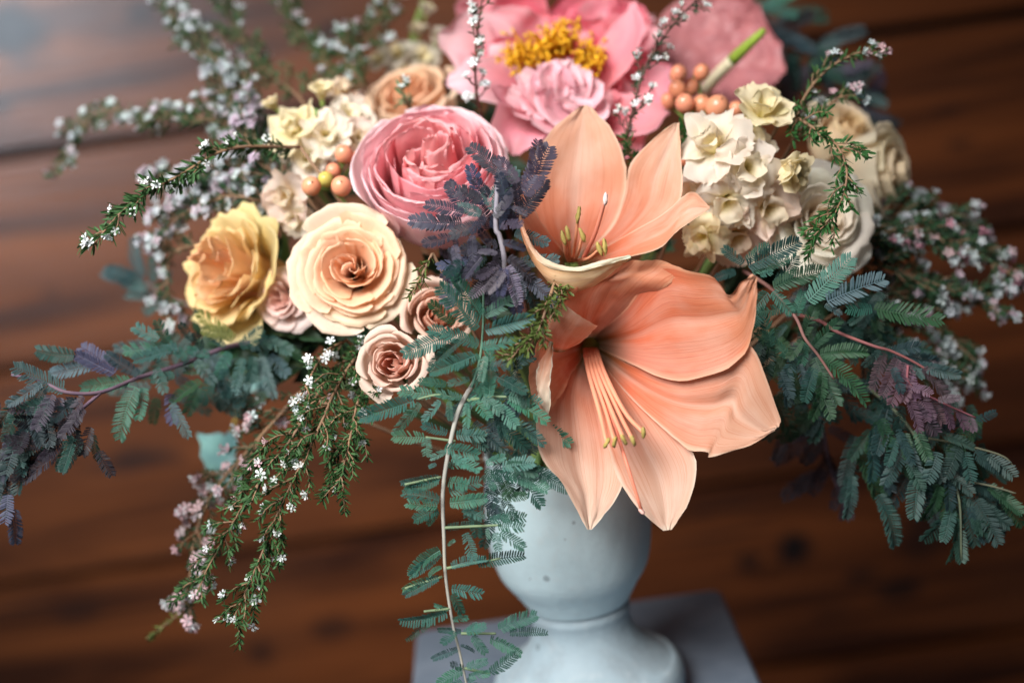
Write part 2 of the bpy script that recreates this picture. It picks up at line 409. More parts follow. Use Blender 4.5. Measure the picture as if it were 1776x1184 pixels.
# ------------------------------------------------------------------ roses
def rose(name, label, cat, px, py, d, axis, rpx, n, inner, mid, outer, mat=M_ROSE, openness=1.0, height=.75, closed=.5, span=(1.9, .95), ruffle=.05, seed=1, group=None, lip=.25, spin=0.0, sepals=True, exp=.85, quarters=0, jit=.0, flare=.0):
    rnd = random.Random(seed); Rr = rpx * PXM * d
    c = at(px, py, d); ax = cv(*axis); q = quat_z(ax, spin)
    c = c - ax * (Rr * .35)
    t_ = thing(name, label, cat, c, group)
    for i in range(n):
        t = (i + .5) / n; phi = i * 2.399963 + rnd.uniform(-.25, .25)
        sp = span[0] * (1 - t) + span[1] * t
        te = t ** exp
        rb = Rr * (.10 + .80 * te * openness); rt = Rr * (.05 + (1.02 * te) * (closed + (1 - closed) * te) * openness)
        H = Rr * height * (1 + .1 * rnd.uniform(-1, 1)) * (1 - .52 * t ** 1.7 * openness)
        z0 = -Rr * .72
        rf = ruffle
        if flare:
            rt = Rr * (.07 + .86 * t ** .85) * rnd.uniform(.93, 1.07); rb = rt * (.78 - flare * t ** .5); H = Rr * (height - (height + .02) * t ** 1.3 * .75) * rnd.uniform(.92, 1.08); rf = ruffle * (.35 + .65 * t)
        L = lip * Rr * t ** 1.3 * (1 + .4 * rnd.uniform(-1, 1))
        prof = catmull([Vector((.06 * Rr + .10 * Rr * t, z0, 0)), Vector((rb * .88, z0 + (H - z0) * .28, 0)), Vector((rb * 1.04, z0 + (H - z0) * .66, 0)), Vector((rt, H, 0)), Vector((rt + L, H - L * .25 * t, 0))], 14)
        nu, nv = 13, 14; V = []; uv = []; Fc = []; sd = rnd.uniform(0, 99)
        tilt = rnd.uniform(-.06, .06)
        ja = rnd.uniform(0, 6.28); jo = Vector((math.cos(ja), math.sin(ja), rnd.uniform(-.6, .6))) * (jit * Rr * max(0, 1 - t))
        for j in range(nv):
            v = j / (nv - 1)
            for k in range(nu):
                u = k / (nu - 1) * 2 - 1; au = abs(u)
                vv = v * (1 - .24 * au ** 3.0 - .05 * math.exp(-(u * 3) ** 2))
                f = vv * (nv - 1); k0 = min(int(f), nv - 2); P = prof[k0].lerp(prof[k0 + 1], f - k0)
                e = noise.noise(Vector((u * 1.6 + sd, v * 2.2, sd))); e2 = noise.noise(Vector((u * 4.5 + sd, v * 3, sd * .3)))
                r = P.x + Rr * (.045 * u + rf * (e * 1.2 * v + e2 * .7 * v ** 3))
                z = P.y + Rr * (rf * e2 * v ** 2 * 1.0 + tilt * v)
                wd = sp * (.30 + .70 * math.sin(min(1, v * 1.25) * math.pi / 2))
                r = max(r, .012 * Rr)
                a = phi + u * wd * .62
                V.append(c + q @ (Vector((r * math.cos(a), r * math.sin(a), z)) + jo * v)); uv.append((u * .5 + .5, v))
        for j in range(nv - 1):
            for k in range(nu - 1):
                a = j * nu + k; Fc.append((a, a + 1, a + nu + 1, a + nu))
        if quarters and t < .58:
            qk = i % quarters; tq = t / .58; qa = qk * 2 * math.pi / quarters + .6; qc = q @ Vector((math.cos(qa), math.sin(qa), 0)); qn = (ax + qc * .35).normalized(); qq = quat_z(qn, qa)
            V = []; r_ = Rr * (.10 + .34 * tq); h_ = Rr * (.26 - .10 * tq); op = rnd.uniform(.5, 1.3)
            for j in range(nv):
                v = j / (nv - 1)
                for k in range(nu):
                    u = k / (nu - 1) * 2 - 1; e = noise.noise(Vector((u * 1.1 + sd, v * 1.3, sd))); e2 = noise.noise(Vector((u * 2.4 + sd, v * 2.2, sd * .3)))
                    a = phi + u * 1.35; rr = r_ * (.5 + .5 * math.sin(min(1, v * 1.2) * 1.57)) * (1 + .10 * u) + Rr * .06 * (e + e2 * v * v) + Rr * .07 * v ** 3 * op
                    V.append(c + qc * Rr * .24 + qq @ Vector((rr * math.cos(a), rr * math.sin(a), -Rr * .45 + (h_ + Rr * .45) * v * (1 - .18 * abs(u) ** 2.5) + Rr * .05 * e2)))
        col = mixc(inner, mid, t * 2) if t < .5 else mixc(mid, outer, t * 2 - 1)
        part('petal', t_, V, Fc, mat, jitter(col), uv)
    if sepals:
        base = c - ax * (Rr * .66)
        part('hip', t_, *ellipsoid(base, ax, Rr * .16, Rr * .17), M_LEAF, (.10, .18, .05))
        for k in range(5):
            a = k * 1.2566; dr = q @ Vector((math.cos(a), math.sin(a), 0))
            sps = [base, base + dr * Rr * .35 + ax * Rr * .05, base + dr * Rr * .62 + ax * Rr * .2, base + dr * Rr * .8 + ax * Rr * .45]
            V, Fc, uv = ribbon(sps, [Rr * .06, Rr * .10, Rr * .06, Rr * .008], facing=ax, nu=5, nv=8, ruffle=.1)
            part('sepal', t_, V, Fc, M_LEAF, (.10, .19, .06), uv)
        flower_stem(t_, base - ax * Rr * .1, ax)
    return t_
PEACH_I, PEACH_M, PEACH_O = (.92, .52, .30), (.92, .62, .42), (.90, .80, .66)
rose('garden_rose', 'large open peach garden rose with cream outer petals', 'rose', 607, 462, .825, (-.02, .12, 1), 113, 34, (.95, .60, .40), (.95, .64, .42), (.93, .76, .58), seed=4, closed=.74, lip=.12, height=.42, span=(1.7, 1.2), ruffle=.07, jit=.10, flare=.34, group='roses in the bouquet')
rose('ranunculus', 'big pink ranunculus with many thin tightly wrapped petals', 'ranunculus', 750, 292, .85, (-.04, .56, .82), 134, 46, (.95, .46, .46), (.97, .50, .54), (.98, .76, .79), mat=M_PINK, seed=11, closed=.82, lip=.02, height=.72, span=(1.6, 1.35), ruffle=.05, openness=.98, exp=.66, jit=.14)
rose('garden_rose', 'golden yellow rose with greenish outer petals, turned sideways', 'rose', 398, 470, .88, (-.55, .12, .8), 128, 26, (.94, .54, .30), (.94, .68, .34), (.86, .76, .36), seed=10, closed=.8, lip=.12, height=.75, span=(1.5, 1.0), ruffle=.14, jit=.15, flare=.34, group='roses in the bouquet')
rose('spray_rose', 'small blush spray rose between the yellow and the large peach rose', 'rose', 490, 520, .87, (-.35, .0, .9), 58, 20, (.86, .56, .48), (.88, .66, .60), (.88, .74, .69), seed=3, closed=.8, height=.7, flare=.3, jit=.1, group='roses in the bouquet')
rose('spray_rose', 'small tan pink spray rose with a spiral heart below the large peach rose', 'rose', 680, 628, .80, (-.12, .1, 1), 58, 22, (.82, .46, .36), (.84, .58, .48), (.86, .69, .59), seed=21, jit=.08, closed=.8, height=.7, group='roses in the bouquet')
rose('spray_rose', 'tan spray rose mostly hidden behind the teal acacia fronds', 'rose', 758, 545, .835, (.15, .2, 1), 58, 20, (.74, .38, .26), (.80, .52, .40), (.84, .63, .52), seed=22, closed=.8, height=.7, group='roses in the bouquet')
rose('garden_rose', 'soft peach rose out of focus behind the pink ranunculus', 'rose', 712, 165, .965, (-.25, .6, .7), 84, 24, (.85, .42, .2), (.86, .56, .36), (.86, .66, .5), seed=31, closed=.6, height=.6, group='roses in the bouquet')
rose('garden_rose', 'creamy white open rose behind the green heath sprig tip', 'rose', 1434, 378, .845, (.25, .1, 1), 112, 26, (.93, .78, .62), (.92, .86, .74), (.91, .88, .79), seed=14, closed=.6, lip=.16, height=.45, ruffle=.07, jit=.12, flare=.3, group='roses in the bouquet')
rose('garden_rose', 'cream rose facing the dark wall, last one beside the waxflower mass', 'rose', 1535, 295, .93, (.75, .05, .55), 78, 22, (.84, .66, .42), (.84, .72, .52), (.84, .76, .60), seed=15, closed=.7, lip=.16, height=.8, group='roses in the bouquet')
rose('garden_rose', 'buff cream rose tucked behind the pink tipped waxflower sprig', 'rose', 1468, 232, .955, (.3, .5, .7), 66, 20, (.80, .58, .32), (.80, .64, .42), (.80, .68, .5), seed=16, closed=.7, height=.8, group='roses in the bouquet')

# ------------------------------------------------------------------ amaryllis
def tepal(parent, spine, hw, col, face=(0, 0, 1), name='tepal', mat=M_AMA, **kw):
    P = [at(*p) for p in spine]; d = sum(p[2] for p in spine) / len(spine)
    W = [x * PXM * d for x in hw]
    f = [cv(*x) for x in face] if isinstance(face, list) else cv(*face)
    if 'side' in kw: kw['side'] = cv(*kw['side'])
    V, Fc, uv = ribbon(P, W, facing=f, **kw)
    return part(name, parent, V, Fc, mat, col, uv)
def filament(parent, pts, r, col, anther=None, anther_axis=(0, 1, .3), al=10, col2=(.46, .36, .11), tipname='anther'):
    P = [at(*p) for p in pts]; o = part('filament', parent, *tube(catmull(P, 12), r, r * .8), M_SPATHE, col)
    if anther:
        d = pts[-1][2]
        part(tipname, o, *ellipsoid(P[-1], cv(*anther_axis), al * PXM * d, 4.0 * PXM * d, bumps=.55, seed=SEED[0]), M_LEAF, col2); SEED[0] += 1
    return o
AM, AM2, AM3 = (.74, .27, .145), (.77, .37, .235), (.80, .455, .32)
def lp(parent, left, right, col, name='tepal', dd=0.0, mat=M_AMA, arc=0, **kw):
    V, Fc, uv = loft([at(x, y, d + dd) for x, y, d in left], [at(x, y, d + dd) for x, y, d in right], arc=arc * PXM * .78, **kw)
    return part(name, parent, V, Fc, mat, col, uv)
lo = thing('amaryllis', 'lower peach amaryllis, wide open with long stamens hanging to its lowest petal', 'amaryllis', at(1022, 600, .835), 'amaryllis flowers')
lp(lo, [(1008, 612, .85), (958, 640, .81), (934, 700, .792), (936, 784, .784), (977, 841, .782), (1018, 918, .782)], [(1022, 614, .85), (1046, 690, .815), (1076, 765, .800), (1086, 820, .793), (1064, 872, .787), (1025, 918, .782)], AM3, midrib=.1, bulge=-.10)
lp(lo, [(1020, 612, .85), (1036, 690, .81), (1052, 770, .790), (1078, 840, .780), (1116, 890, .775), (1150, 920, .773)], [(1036, 610, .85), (1102, 670, .812), (1162, 730, .79), (1207, 800, .778), (1194, 870, .774), (1164, 918, .773)], AM3, midrib=.12, bulge=-.10)
lp(lo, [(1036, 602, .85), (1105, 635, .81), (1180, 650, .79), (1255, 625, .776), (1303, 600, .770), (1330, 655, .768), (1353, 722, .770), (1350, 738, .771)], [(1030, 612, .85), (1085, 680, .81), (1140, 735, .786), (1188, 776, .776), (1226, 784, .772), (1234, 792, .771), (1296, 774, .770), (1344, 746, .771)], AM2, midrib=.12, bulge=-.09, nu=23, nv=32, ruffle=.035)
lp(lo, [(1026, 585, .85), (1085, 535, .805), (1138, 462, .783), (1190, 469, .773), (1238, 480, .767), (1262, 512, .764), (1284, 490, .758), (1306, 476, .758)], [(1036, 602, .85), (1102, 634, .806), (1168, 660, .786), (1240, 646, .774), (1290, 615, .768), (1306, 570, .764), (1312, 530, .760), (1314, 482, .758)], AM, midrib=.05, bulge=-.07, nu=23, nv=34, ruffle=.04)
lp(lo, [(1010, 606, .85), (968, 590, .81), (954, 552, .785), (972, 522, .778)], [(1032, 588, .85), (1092, 545, .812), (1150, 500, .785), (1188, 474, .776)], AM, arc=34, midrib=.03, bulge=-.16, nu=25, nv=28, ruffle=.05)
lp(lo, [(1022, 592, .85), (990, 572, .815), (958, 553, .788), (946, 560, .784)], [(1012, 614, .85), (990, 655, .815), (965, 695, .797), (944, 735, .790)], AM, arc=14, midrib=.03, bulge=-.14, nu=21, nv=24, ruffle=.06)
lp(lo, [(946, 606, .786), (950, 562, .778), (974, 522, .774)], [(984, 606, .806), (1012, 588, .798), (1038, 566, .792)], AM2, bulge=.10, midrib=0, nu=15, nv=16, ruffle=.05, name='tepal_fold')
V, Fc, uv = ribbon([at(956, 592, .782), at(944, 630, .777), at(938, 668, .777), at(944, 700, .779), at(950, 728, .784)], [x * PXM * .78 for x in (3, 13, 15, 11, 2)], facing=cv(-.5, .2, .8), cup=-.6, ruffle=.35, nu=9, nv=24, freq=9)
part('tepal_rim', lo, V, Fc, M_AMA, (.86, .72, .55), uv)
part('throat', lo, *tube(catmull([at(1022, 602, .845), at(1012, 586, .862), at(985, 560, .89)], 8), .006, .004, 10), M_LEAF, (.25, .28, .06))
for (x, y), k in zip([(1052, 768), (1066, 766), (1082, 762), (1098, 764), (1116, 750)], range(5)):
    filament(lo, [(1014 + k * 5, 606, .84), (1022 + k * 7, 650, .80), (1040 + k * 11, 715, .776 + .004 * (k % 2)), (x, y, .758 + random.uniform(-.006, .006))], .0015, (.82, .34, .21), True, (random.uniform(-.5, .5), 1, .3))
filament(lo, [(1026, 606, .84), (1050, 690, .79), (1086, 800, .764), (1113, 886, .760)], .0012, (.80, .25, .16), True, (.6, -.8, .2), 7, (.9, .55, .5), 'stigma')
flower_stem(lo, at(985, 560, .87), cv(-.1, .1, .2), .004, (.18, .28, .08))
hi = thing('amaryllis', 'upper peach amaryllis cupped above the lower one, its front petal curled over', 'amaryllis', at(990, 455, .84), 'amaryllis flowers')
lp(hi, [(978, 456, .842), (932, 400, .838), (912, 340, .836), (924, 280, .835), (956, 226, .837), (1003, 186, .841)], [(1008, 452, .842), (1062, 392, .84), (1086, 335, .838), (1084, 280, .836), (1062, 226, .838), (1026, 186, .841)], (.78, .375, .235), arc=5, midrib=.05, bulge=-.10)
lp(hi, [(1000, 452, .84), (1058, 398, .834), (1083, 340, .828), (1094, 284, .825), (1138, 236, .827), (1170, 213, .829)], [(1016, 454, .84), (1104, 408, .826), (1164, 372, .818), (1183, 330, .818), (1181, 270, .823), (1177, 213, .829)], (.78, .375, .235), midrib=.05, bulge=-.08)
lp(hi, [(1008, 452, .84), (1078, 412, .82), (1148, 372, .806), (1184, 340, .80), (1206, 334, .798), (1231, 358, .797)], [(1008, 464, .84), (1080, 448, .812), (1140, 432, .802), (1168, 406, .797), (1192, 388, .795), (1231, 362, .796)], (.78, .375, .235), midrib=.05, bulge=-.08, ruffle=.08)
lp(hi, [(978, 464, .84), (930, 434, .822), (904, 398, .806), (897, 362, .80)], [(985, 446, .84), (944, 392, .834), (918, 340, .828), (917, 300, .828)], AM2, midrib=.04, bulge=-.12)
lp(hi, [(900, 362, .792), (906, 392, .784), (922, 428, .777), (948, 452, .775), (1000, 464, .774), (1052, 450, .775), (1094, 444, .778)], [(898, 368, .796), (912, 420, .79), (940, 474, .784), (982, 510, .784), (1032, 494, .783), (1070, 464, .781), (1095, 448, .780)], (.86, .60, .32), bulge=.13, midrib=0, nv=44, nu=13, ruffle=.05, freq=9)
V, Fc, uv = ribbon([at(900, 362, .790), at(907, 394, .782), at(923, 430, .7755), at(948, 455, .7735), at(1000, 466, .7725), at(1052, 453, .7735), at(1094, 444, .777)], [x * PXM * .78 for x in (1, 3, 4, 5, 4, 5, 3)], facing=cv(0, .3, 1), cup=-.5, ruffle=.5, nu=7, nv=50, freq=14)
part('tepal_rim', hi, V, Fc, M_AMA, (.86, .74, .54), uv)
for (x, y, dd), k in zip([(977, 412, .80), (985, 405, .80), (1003, 372, .80), (1010, 408, .80), (1040, 432, .795), (1049, 428, .795)], range(6)):
    filament(hi, [(985 + k * 4, 452, .83), ((985 + k * 4 + x) / 2, (452 + y) / 2 + 6, .81), (x, y, dd)], .0011, (.84, .36, .2), True, (random.uniform(-.4, .4), 1, .2), 13)
filament(hi, [(1010, 452, .83), (1032, 405, .81), (1050, 345, .795)], .0014, (.85, .30, .2), True, (.05, 1, 0), 11, (.9, .72, .68), 'stigma')
flower_stem(hi, at(990, 458, .845), cv(-.1, .2, .4), .004, (.18, .28, .08))

# ------------------------------------------------------------------ peony
pe = thing('peony', 'coral pink peony with a ring of golden stamens, topmost big bloom', 'peony', at(985, 140, .95))
P1, P2, P3 = (.80, .16, .22), (.85, .29, .35), (.89, .46, .52)
for sp, hw, c, f in [
    ([(960, 130, .965), (915, 70, .985), (905, 10, .985), (940, -40, .975)], [20, 55, 66, 50, 14], P1, (.2, -.3, 1)),
    ([(1000, 120, .965), (1015, 60, .99), (1010, 5, .99), (1000, -35, .98)], [20, 60, 74, 60, 16], P1, (0, -.35, 1)),
    ([(1020, 130, .96), (1070, 90, .975), (1085, 40, .975), (1065, -5, .965)], [20, 50, 56, 44, 12], P1, (-.3, -.2, 1)),
    ([(1015, 170, .945), (1055, 125, .93), (1090, 70, .925), (1100, 2, .93)], [16, 42, 46, 34, 5], P2, (-.55, .35, .8)),
    ([(950, 150, .96), (870, 110, .965), (810, 80, .96), (760, 70, .955)], [20, 52, 66, 58, 14], P3, (.1, .2, 1)),
    ([(960, 160, .955), (900, 60, 1.0), (830, 30, 1.01), (790, 10, 1.0)], [20, 50, 60, 48, 14], P2, (.2, .1, 1)),
    ([(960, 170, .95), (890, 160, .94), (830, 145, .925), (775, 145, .925)], [20, 46, 52, 46, 14], P3, (.1, .5, 1)),
    ([(1010, 180, .945), (1075, 170, .935), (1130, 150, .93), (1165, 120, .935)], [20, 48, 58, 50, 14], P2, (-.1, .3, 1)),
    ([(1010, 185, .94), (1060, 205, .92), (1110, 205, .905), (1160, 190, .905)], [20, 44, 50, 42, 12], P2, (-.1, .5, 1)),
    ([(985, 185, .94), (930, 205, .915), (900, 230, .90), (890, 270, .895)], [18, 52, 60, 48, 12], P2, (.1, .5, 1)),
    ([(990, 190, .94), (1000, 225, .915), (1000, 260, .90), (1005, 290, .90)], [18, 46, 52, 44, 12], P1, (0, .5, 1)),
    ([(1010, 190, .94), (1060, 235, .92), (1090, 250, .91), (1110, 270, .91)], [18, 42, 50, 40, 10], P2, (-.1, .5, 1)),
    ([(965, 185, .935), (910, 185, .905), (880, 175, .895), (852, 152, .892)], [14, 30, 34, 28, 8], P2, (.0, .7, .7)),
]:
    tepal(pe, sp, hw, jitter(c), f, name='petal', mat=M_PEONY, cup=.35, ruffle=.09, tip=.3, nv=16, nu=13)
rp = random.Random(77)
for k in range(26):
    a = rp.uniform(0, 6.28); ra = rp.uniform(.75, 1.15); ex, ey = 985 + math.cos(a) * 165 * ra, 125 - math.sin(a) * 128 * ra
    if ey < 60 and abs(ex - 980) < 60: continue
    mx_, my_ = 985 + math.cos(a) * 80, 135 - math.sin(a) * 60; dd = .955 + .03 * math.sin(a)
    tepal(pe, [(985, 150, .985), (mx_, my_, dd + .005), ((mx_ + ex) / 2, (my_ + ey) / 2, dd - .004), (ex, ey, dd - rp.uniform(-.01, .015))], [14, 44, 56, 46, 20], jitter(mixc(P1, P3, rp.random())), (math.cos(a) * -.3, rp.uniform(0, .5), 1), name='petal', mat=M_PEONY, cup=.4, ruffle=.14, tip=.3, nv=16, nu=13)
for (x, y, tx, ty, ww) in [(985, 195, 900, 128, 26), (985, 200, 880, 160, 28), (990, 195, 1040, 140, 26), (990, 200, 1050, 175, 30), (985, 205, 940, 185, 40), (990, 205, 1010, 190, 38), (985, 190, 930, 130, 34), (985, 190, 950, 108, 34), (985, 190, 975, 104, 34), (990, 190, 1000, 115, 30), (975, 195, 915, 150, 30), (995, 190, 1020, 122, 18), (985, 195, 960, 150, 44), (985, 198, 985, 160, 40)]:
    tepal(pe, [(x, y, .925), ((x + tx) / 2 - 4, (y + ty) / 2 + 8, .898), (tx, ty, .898)], [10, ww, ww * 1.1, ww * .5], jitter(P3), (random.uniform(-.3, .3), .3, 1), name='petal', mat=M_PEONY, cup=.5, ruffle=.22, tip=.2, nv=14, nu=13, freq=7)
V, Fc = [], []
rs = random.Random(5)
for (cx, cy, rx, ry, n) in [(902, 98, 32, 24, 80), (975, 72, 40, 28, 120), (1024, 100, 28, 30, 90), (992, 128, 24, 18, 60), (940, 84, 30, 20, 60)]:
    for _ in range(n):
        x, y = cx + rs.gauss(0, .5) * rx, cy + rs.gauss(0, .5) * ry
        b = at(985 + (x - 985) * .6, 112 + (y - 112) * .4, .955); t = at(x, y, .925 + rs.uniform(-.01, .012))
        tube([b, b.lerp(t, .6) + Vector((0, 0, .002)), t], .0004, .0004, 3, V, Fc)
        a = (t - b).normalized() + Vector((rs.uniform(-.6, .6), rs.uniform(-.6, .6), rs.uniform(-.6, .6)))
        tube([t, t + a.normalized() * .0028, t + a.normalized() * .0055], .0011, .0009, 4, V, Fc)
part('stamens', pe, V, Fc, M_LEAF, (.90, .52, .03), stuff=True)
flower_stem(pe, at(985, 190, .955), cv(0, .7, .4), .0025)

# ------------------------------------------------------------------ anthurium
an = thing('anthurium', 'dusky pink anthurium with a white and green spike, behind the berries', 'anthurium', at(1225, 160, 1.0))
sp_ = [at(1190, 190, .985), at(1215, 140, 1.0), at(1255, 85, 1.01), at(1290, 40, 1.01), at(1310, 5, 1.0)]
V, Fc, uv = ribbon(sp_, [x * PXM for x in (75, 118, 124, 88, 12)], facing=cv(-.25, .35, 1), cup=.16, ruffle=.02, nu=45, nv=50, tip=-.3, edgej=.01)
V2 = []
for (p, (u, v)) in zip(V, uv):
    b = noise.noise(Vector((u * 9, v * 11, 3))) + .5 * noise.noise(Vector((u * 19, v * 22, 8))) - .6 * math.exp(-((u - .5) * 14) ** 2); V2.append(p + cv(-.25, .35, 1) * (.0032 * b))
part('spathe', an, V2, Fc, M_SPATHE, (.42, .155, .165), uv)
part('spadix', an, *tube(catmull([at(1222, 158, .985), at(1245, 130, .96), at(1272, 103, .945)], 8), .0042, .0040, 12), M_LEAF, (.72, .66, .46))
part('spadix_tip', an, *tube(catmull([at(1271, 104, .9455), at(1296, 80, .935), at(1318, 60, .93), at(1326, 52, .929)], 10), .0041, .0020, 12), M_LEAF, (.28, .40, .05))
flower_stem(an, at(1200, 185, .99), cv(0, .7, .4), .003)

# ------------------------------------------------------------------ stock: ruffled florets
def floret(parent, px, py, d, axis, rpx, n_out, n_in, seed, c_out, c_in, bud=False):
    rnd = random.Random(seed); ax = cv(*axis); q = quat_z(ax, rnd.uniform(0, 6)); c = at(px, py, d); r = rpx * PXM * d
    first = None
    for ring, n in ((1, n_out), (0, n_in)):
        for k in range(n):
            a = 2 * math.pi * (k + .5 * ring) / n + rnd.uniform(-.3, .3); dr = q @ Vector((math.cos(a), math.sin(a), 0))
            if ring:
                op = .35 if bud else rnd.uniform(.75, 1.05); b = c - ax * r * .5
                sp = [b, b + dr * r * .25 * op + ax * r * .42, c + dr * r * .72 * op + ax * r * (.05 if not bud else .3), c + dr * r * 1.08 * op - ax * r * rnd.uniform(-.15, .30) * (1 if not bud else -2)]
                wds = [r * .10, r * .28, r * .60, r * .64, r * .30]
            else:
                b = c - ax * r * .45; op = rnd.uniform(.2, .5)
                sp = [b, b + ax * r * .5 + dr * r * .12, c + dr * r * op * .6 + ax * r * .32, c + dr * r * op * 1.2 + ax * r * rnd.uniform(.25, .5)]
                wds = [r * .08, r * .22, r * .36, r * .34, r * .12]
            V, Fc, uv = ribbon(sp, wds, facing=ax if ring else (ax * .4 - dr * .9), cup=.35 if ring else .7, ruffle=.15, nu=15, nv=16, tip=.2, freq=3.6)
            o = part('petal', parent, V, Fc, M_CREAM, jitter(c_out if ring else c_in), uv)
    part('calyx', parent, *ellipsoid(c - ax * r * .62, ax, r * .32, r * .13), M_LEAF, (.22, .30, .08))
CR, CR2, BL = (.88, .80, .70), (.87, .78, .52), (.87, .70, .60)
st = thing('stock_stem', 'cream stock spike of ruffled florets beside the upper amaryllis', 'stock flower', at(1285, 340, .86), 'stock spikes')
for k, (x, y, d, ax, r, no, ni, co, bud) in enumerate([
    (1322, 192, .835, (.15, .6, .8), 54, 4, 3, CR2, False), (1236, 252, .825, (-.45, .35, .9), 68, 4, 2, CR, False), (1366, 296, .825, (.85, -.25, .6), 56, 5, 4, CR2, True),
    (1296, 290, .82, (.25, -.1, 1), 58, 4, 2, CR, False), (1262, 350, .828, (-.1, -.6, .9), 58, 4, 2, CR, False), (1330, 362, .835, (.3, -.3, .9), 58, 4, 2, BL, False),
    (1220, 408, .835, (-.4, -.5, .8), 44, 4, 3, CR2, False), (1278, 412, .85, (.1, -.5, .8), 56, 4, 2, BL, False), (1205, 335, .85, (-.7, .1, .7), 46, 4, 2, BL, False), (1345, 425, .87, (.3, -.5, .8), 50, 4, 2, CR, False),
    (1300, 245, .84, (.5, .4, .8), 44, 4, 2, CR, False)]):
    floret(st, x, y, d, ax, r, no, ni, 40 + k, co, mixc(co, CR2, .5), bud)
part('stem', st, *tube(catmull([at(1315, 215, .86), at(1290, 300, .87), at(1270, 400, .885), MOUTH], 16), .0025, .003), M_STEM, (.14, .24, .07))
st2 = thing('stock_stem', 'cream stock spike with round buds at its tip, left of the ranunculus', 'stock flower', at(545, 300, .92), 'stock spikes')
for k, (x, y, d, ax, r, no, ni, co, bud) in enumerate([
    (557, 160, .90, (-.05, .9, .4), 31, 4, 3, CR2, True), (473, 182, .905, (-.6, .7, .4), 24, 4, 3, CR2, True), (512, 222, .89, (-.4, .4, .8), 52, 4, 3, CR2, False), (565, 235, .885, (.1, .2, 1), 47, 4, 3, CR, False),
    (535, 275, .89, (-.2, -.1, 1), 45, 4, 3, CR, False), (600, 205, .90, (.3, .5, .8), 45, 4, 3, CR, False), (500, 340, .875, (-.4, -.1, .9), 47, 4, 3, BL, False), (515, 378, .875, (-.4, -.4, .9), 34, 4, 4, CR, False), (590, 160, .92, (.3, .7, .6), 38, 4, 3, BL, False), (620, 240, .89, (.4, .1, .9), 34, 4, 3, BL, False)]):
    floret(st2, x, y, d, ax, r, no, ni, 80 + k, co, mixc(co, CR2, .5), bud)
part('stem', st2, *tube(catmull([at(550, 190, .915), at(545, 260, .92), at(600, 400, .93), MOUTH], 16), .0025, .003), M_STEM, (.14, .24, .07))
st3 = thing('stock_stem', 'blurred pale stock spike rising at the back above the peach rose', 'stock flower', at(700, 110, 1.03), 'stock spikes')
for k, (x, y, ax, r) in enumerate([(725, 55, (0, .8, .5), 24), (740, 20, (.3, .8, .4), 22), (690, 95, (-.4, .5, .7), 30), (735, 100, (.3, .4, .8), 30), (660, 105, (-.6, .4, .6), 26), (700, 130, (0, .3, 1), 30), (765, 70, (.6, .4, .6), 26)]):
    floret(st3, x, y, 1.02, ax, r, 5, 3, 120 + k, jitter((.62, .56, .46)), CR2, k < 2)
part('stem', st3, *tube(catmull([at(735, 0, 1.03), at(715, 90, 1.03), at(760, 250, 1.0), MOUTH], 16), .002, .003), M_STEM, (.2, .3, .08))

# ------------------------------------------------------------------ hypericum berries
def berries(label, lst, base, col):
    t = thing('hypericum_sprig', label, 'berries', at(*base), 'hypericum sprigs')
    root = at(*base)
    for (x, y, d, r, c) in lst:
        p = at(x, y, d); rr = r * PXM * d; ax = (p - root).normalized() * .5 + cv(random.uniform(-.3, .3), .3, .6); ax.normalize()
        b = part('berry', t, *ellipsoid(p, ax, rr * 1.12, rr, 18, 12), M_BERRY, jitter(c, .08))
        part('tip', b, *tube([p + ax * rr * 1.05, p + ax * rr * 1.22, p + ax * rr * 1.35], rr * .10, rr * .03, 5), M_LEAF, (.25, .12, .05))
        for k in range(3):
            dr = (quat_z(ax, k * 2.09) @ Vector((1, 0, 0)))
            s = p - ax * rr * 1.0
            V, Fc, uv = ribbon([s, s + dr * rr * .6 + ax * rr * .1, s + dr * rr * 1.05 + ax * rr * .45], [rr * .15, rr * .4, rr * .05], facing=-ax, nu=5, nv=6, ruffle=.05)
            part('sepal', b, V, Fc, M_LEAF, (.14, .26, .05), uv)
        part('stalk', t, *tube(catmull([p - ax * rr, p.lerp(root, .5) - ax * rr * .4, root], 6), .0008, .001, 5), M_STEM, (.16, .24, .06))
    part('stem', t, *tube(catmull([root, root.lerp(MOUTH, .5), MOUTH], 8), .0012, .0015), M_STEM, (.16, .22, .06))
BE = (.74, .29, .17)
berries('orange pink hypericum berries between the cream stock and the ranunculus', [(540, 323, .845, 17, BE), (592, 323, .845, 18, BE), (565, 311, .86, 14, (.45, .38, .10)), (596, 267, .865, 16, BE), (617, 277, .87, 14, BE), (578, 296, .87, 13, BE)], (580, 330, .89), BE)
berries('peach hypericum berries in front of the anthurium', [(1177, 128, .90, 15, BE), (1217, 126, .91, 14, BE), (1175, 156, .89, 16, BE), (1188, 180, .88, 17, BE), (1217, 182, .885, 17, BE), (1244, 186, .875, 21, BE), (1276, 190, .90, 14, BE), (1198, 152, .91, 15, BE), (1186, 275, .87, 14, BE), (1160, 175, .90, 14, BE)], (1215, 235, .90), BE)

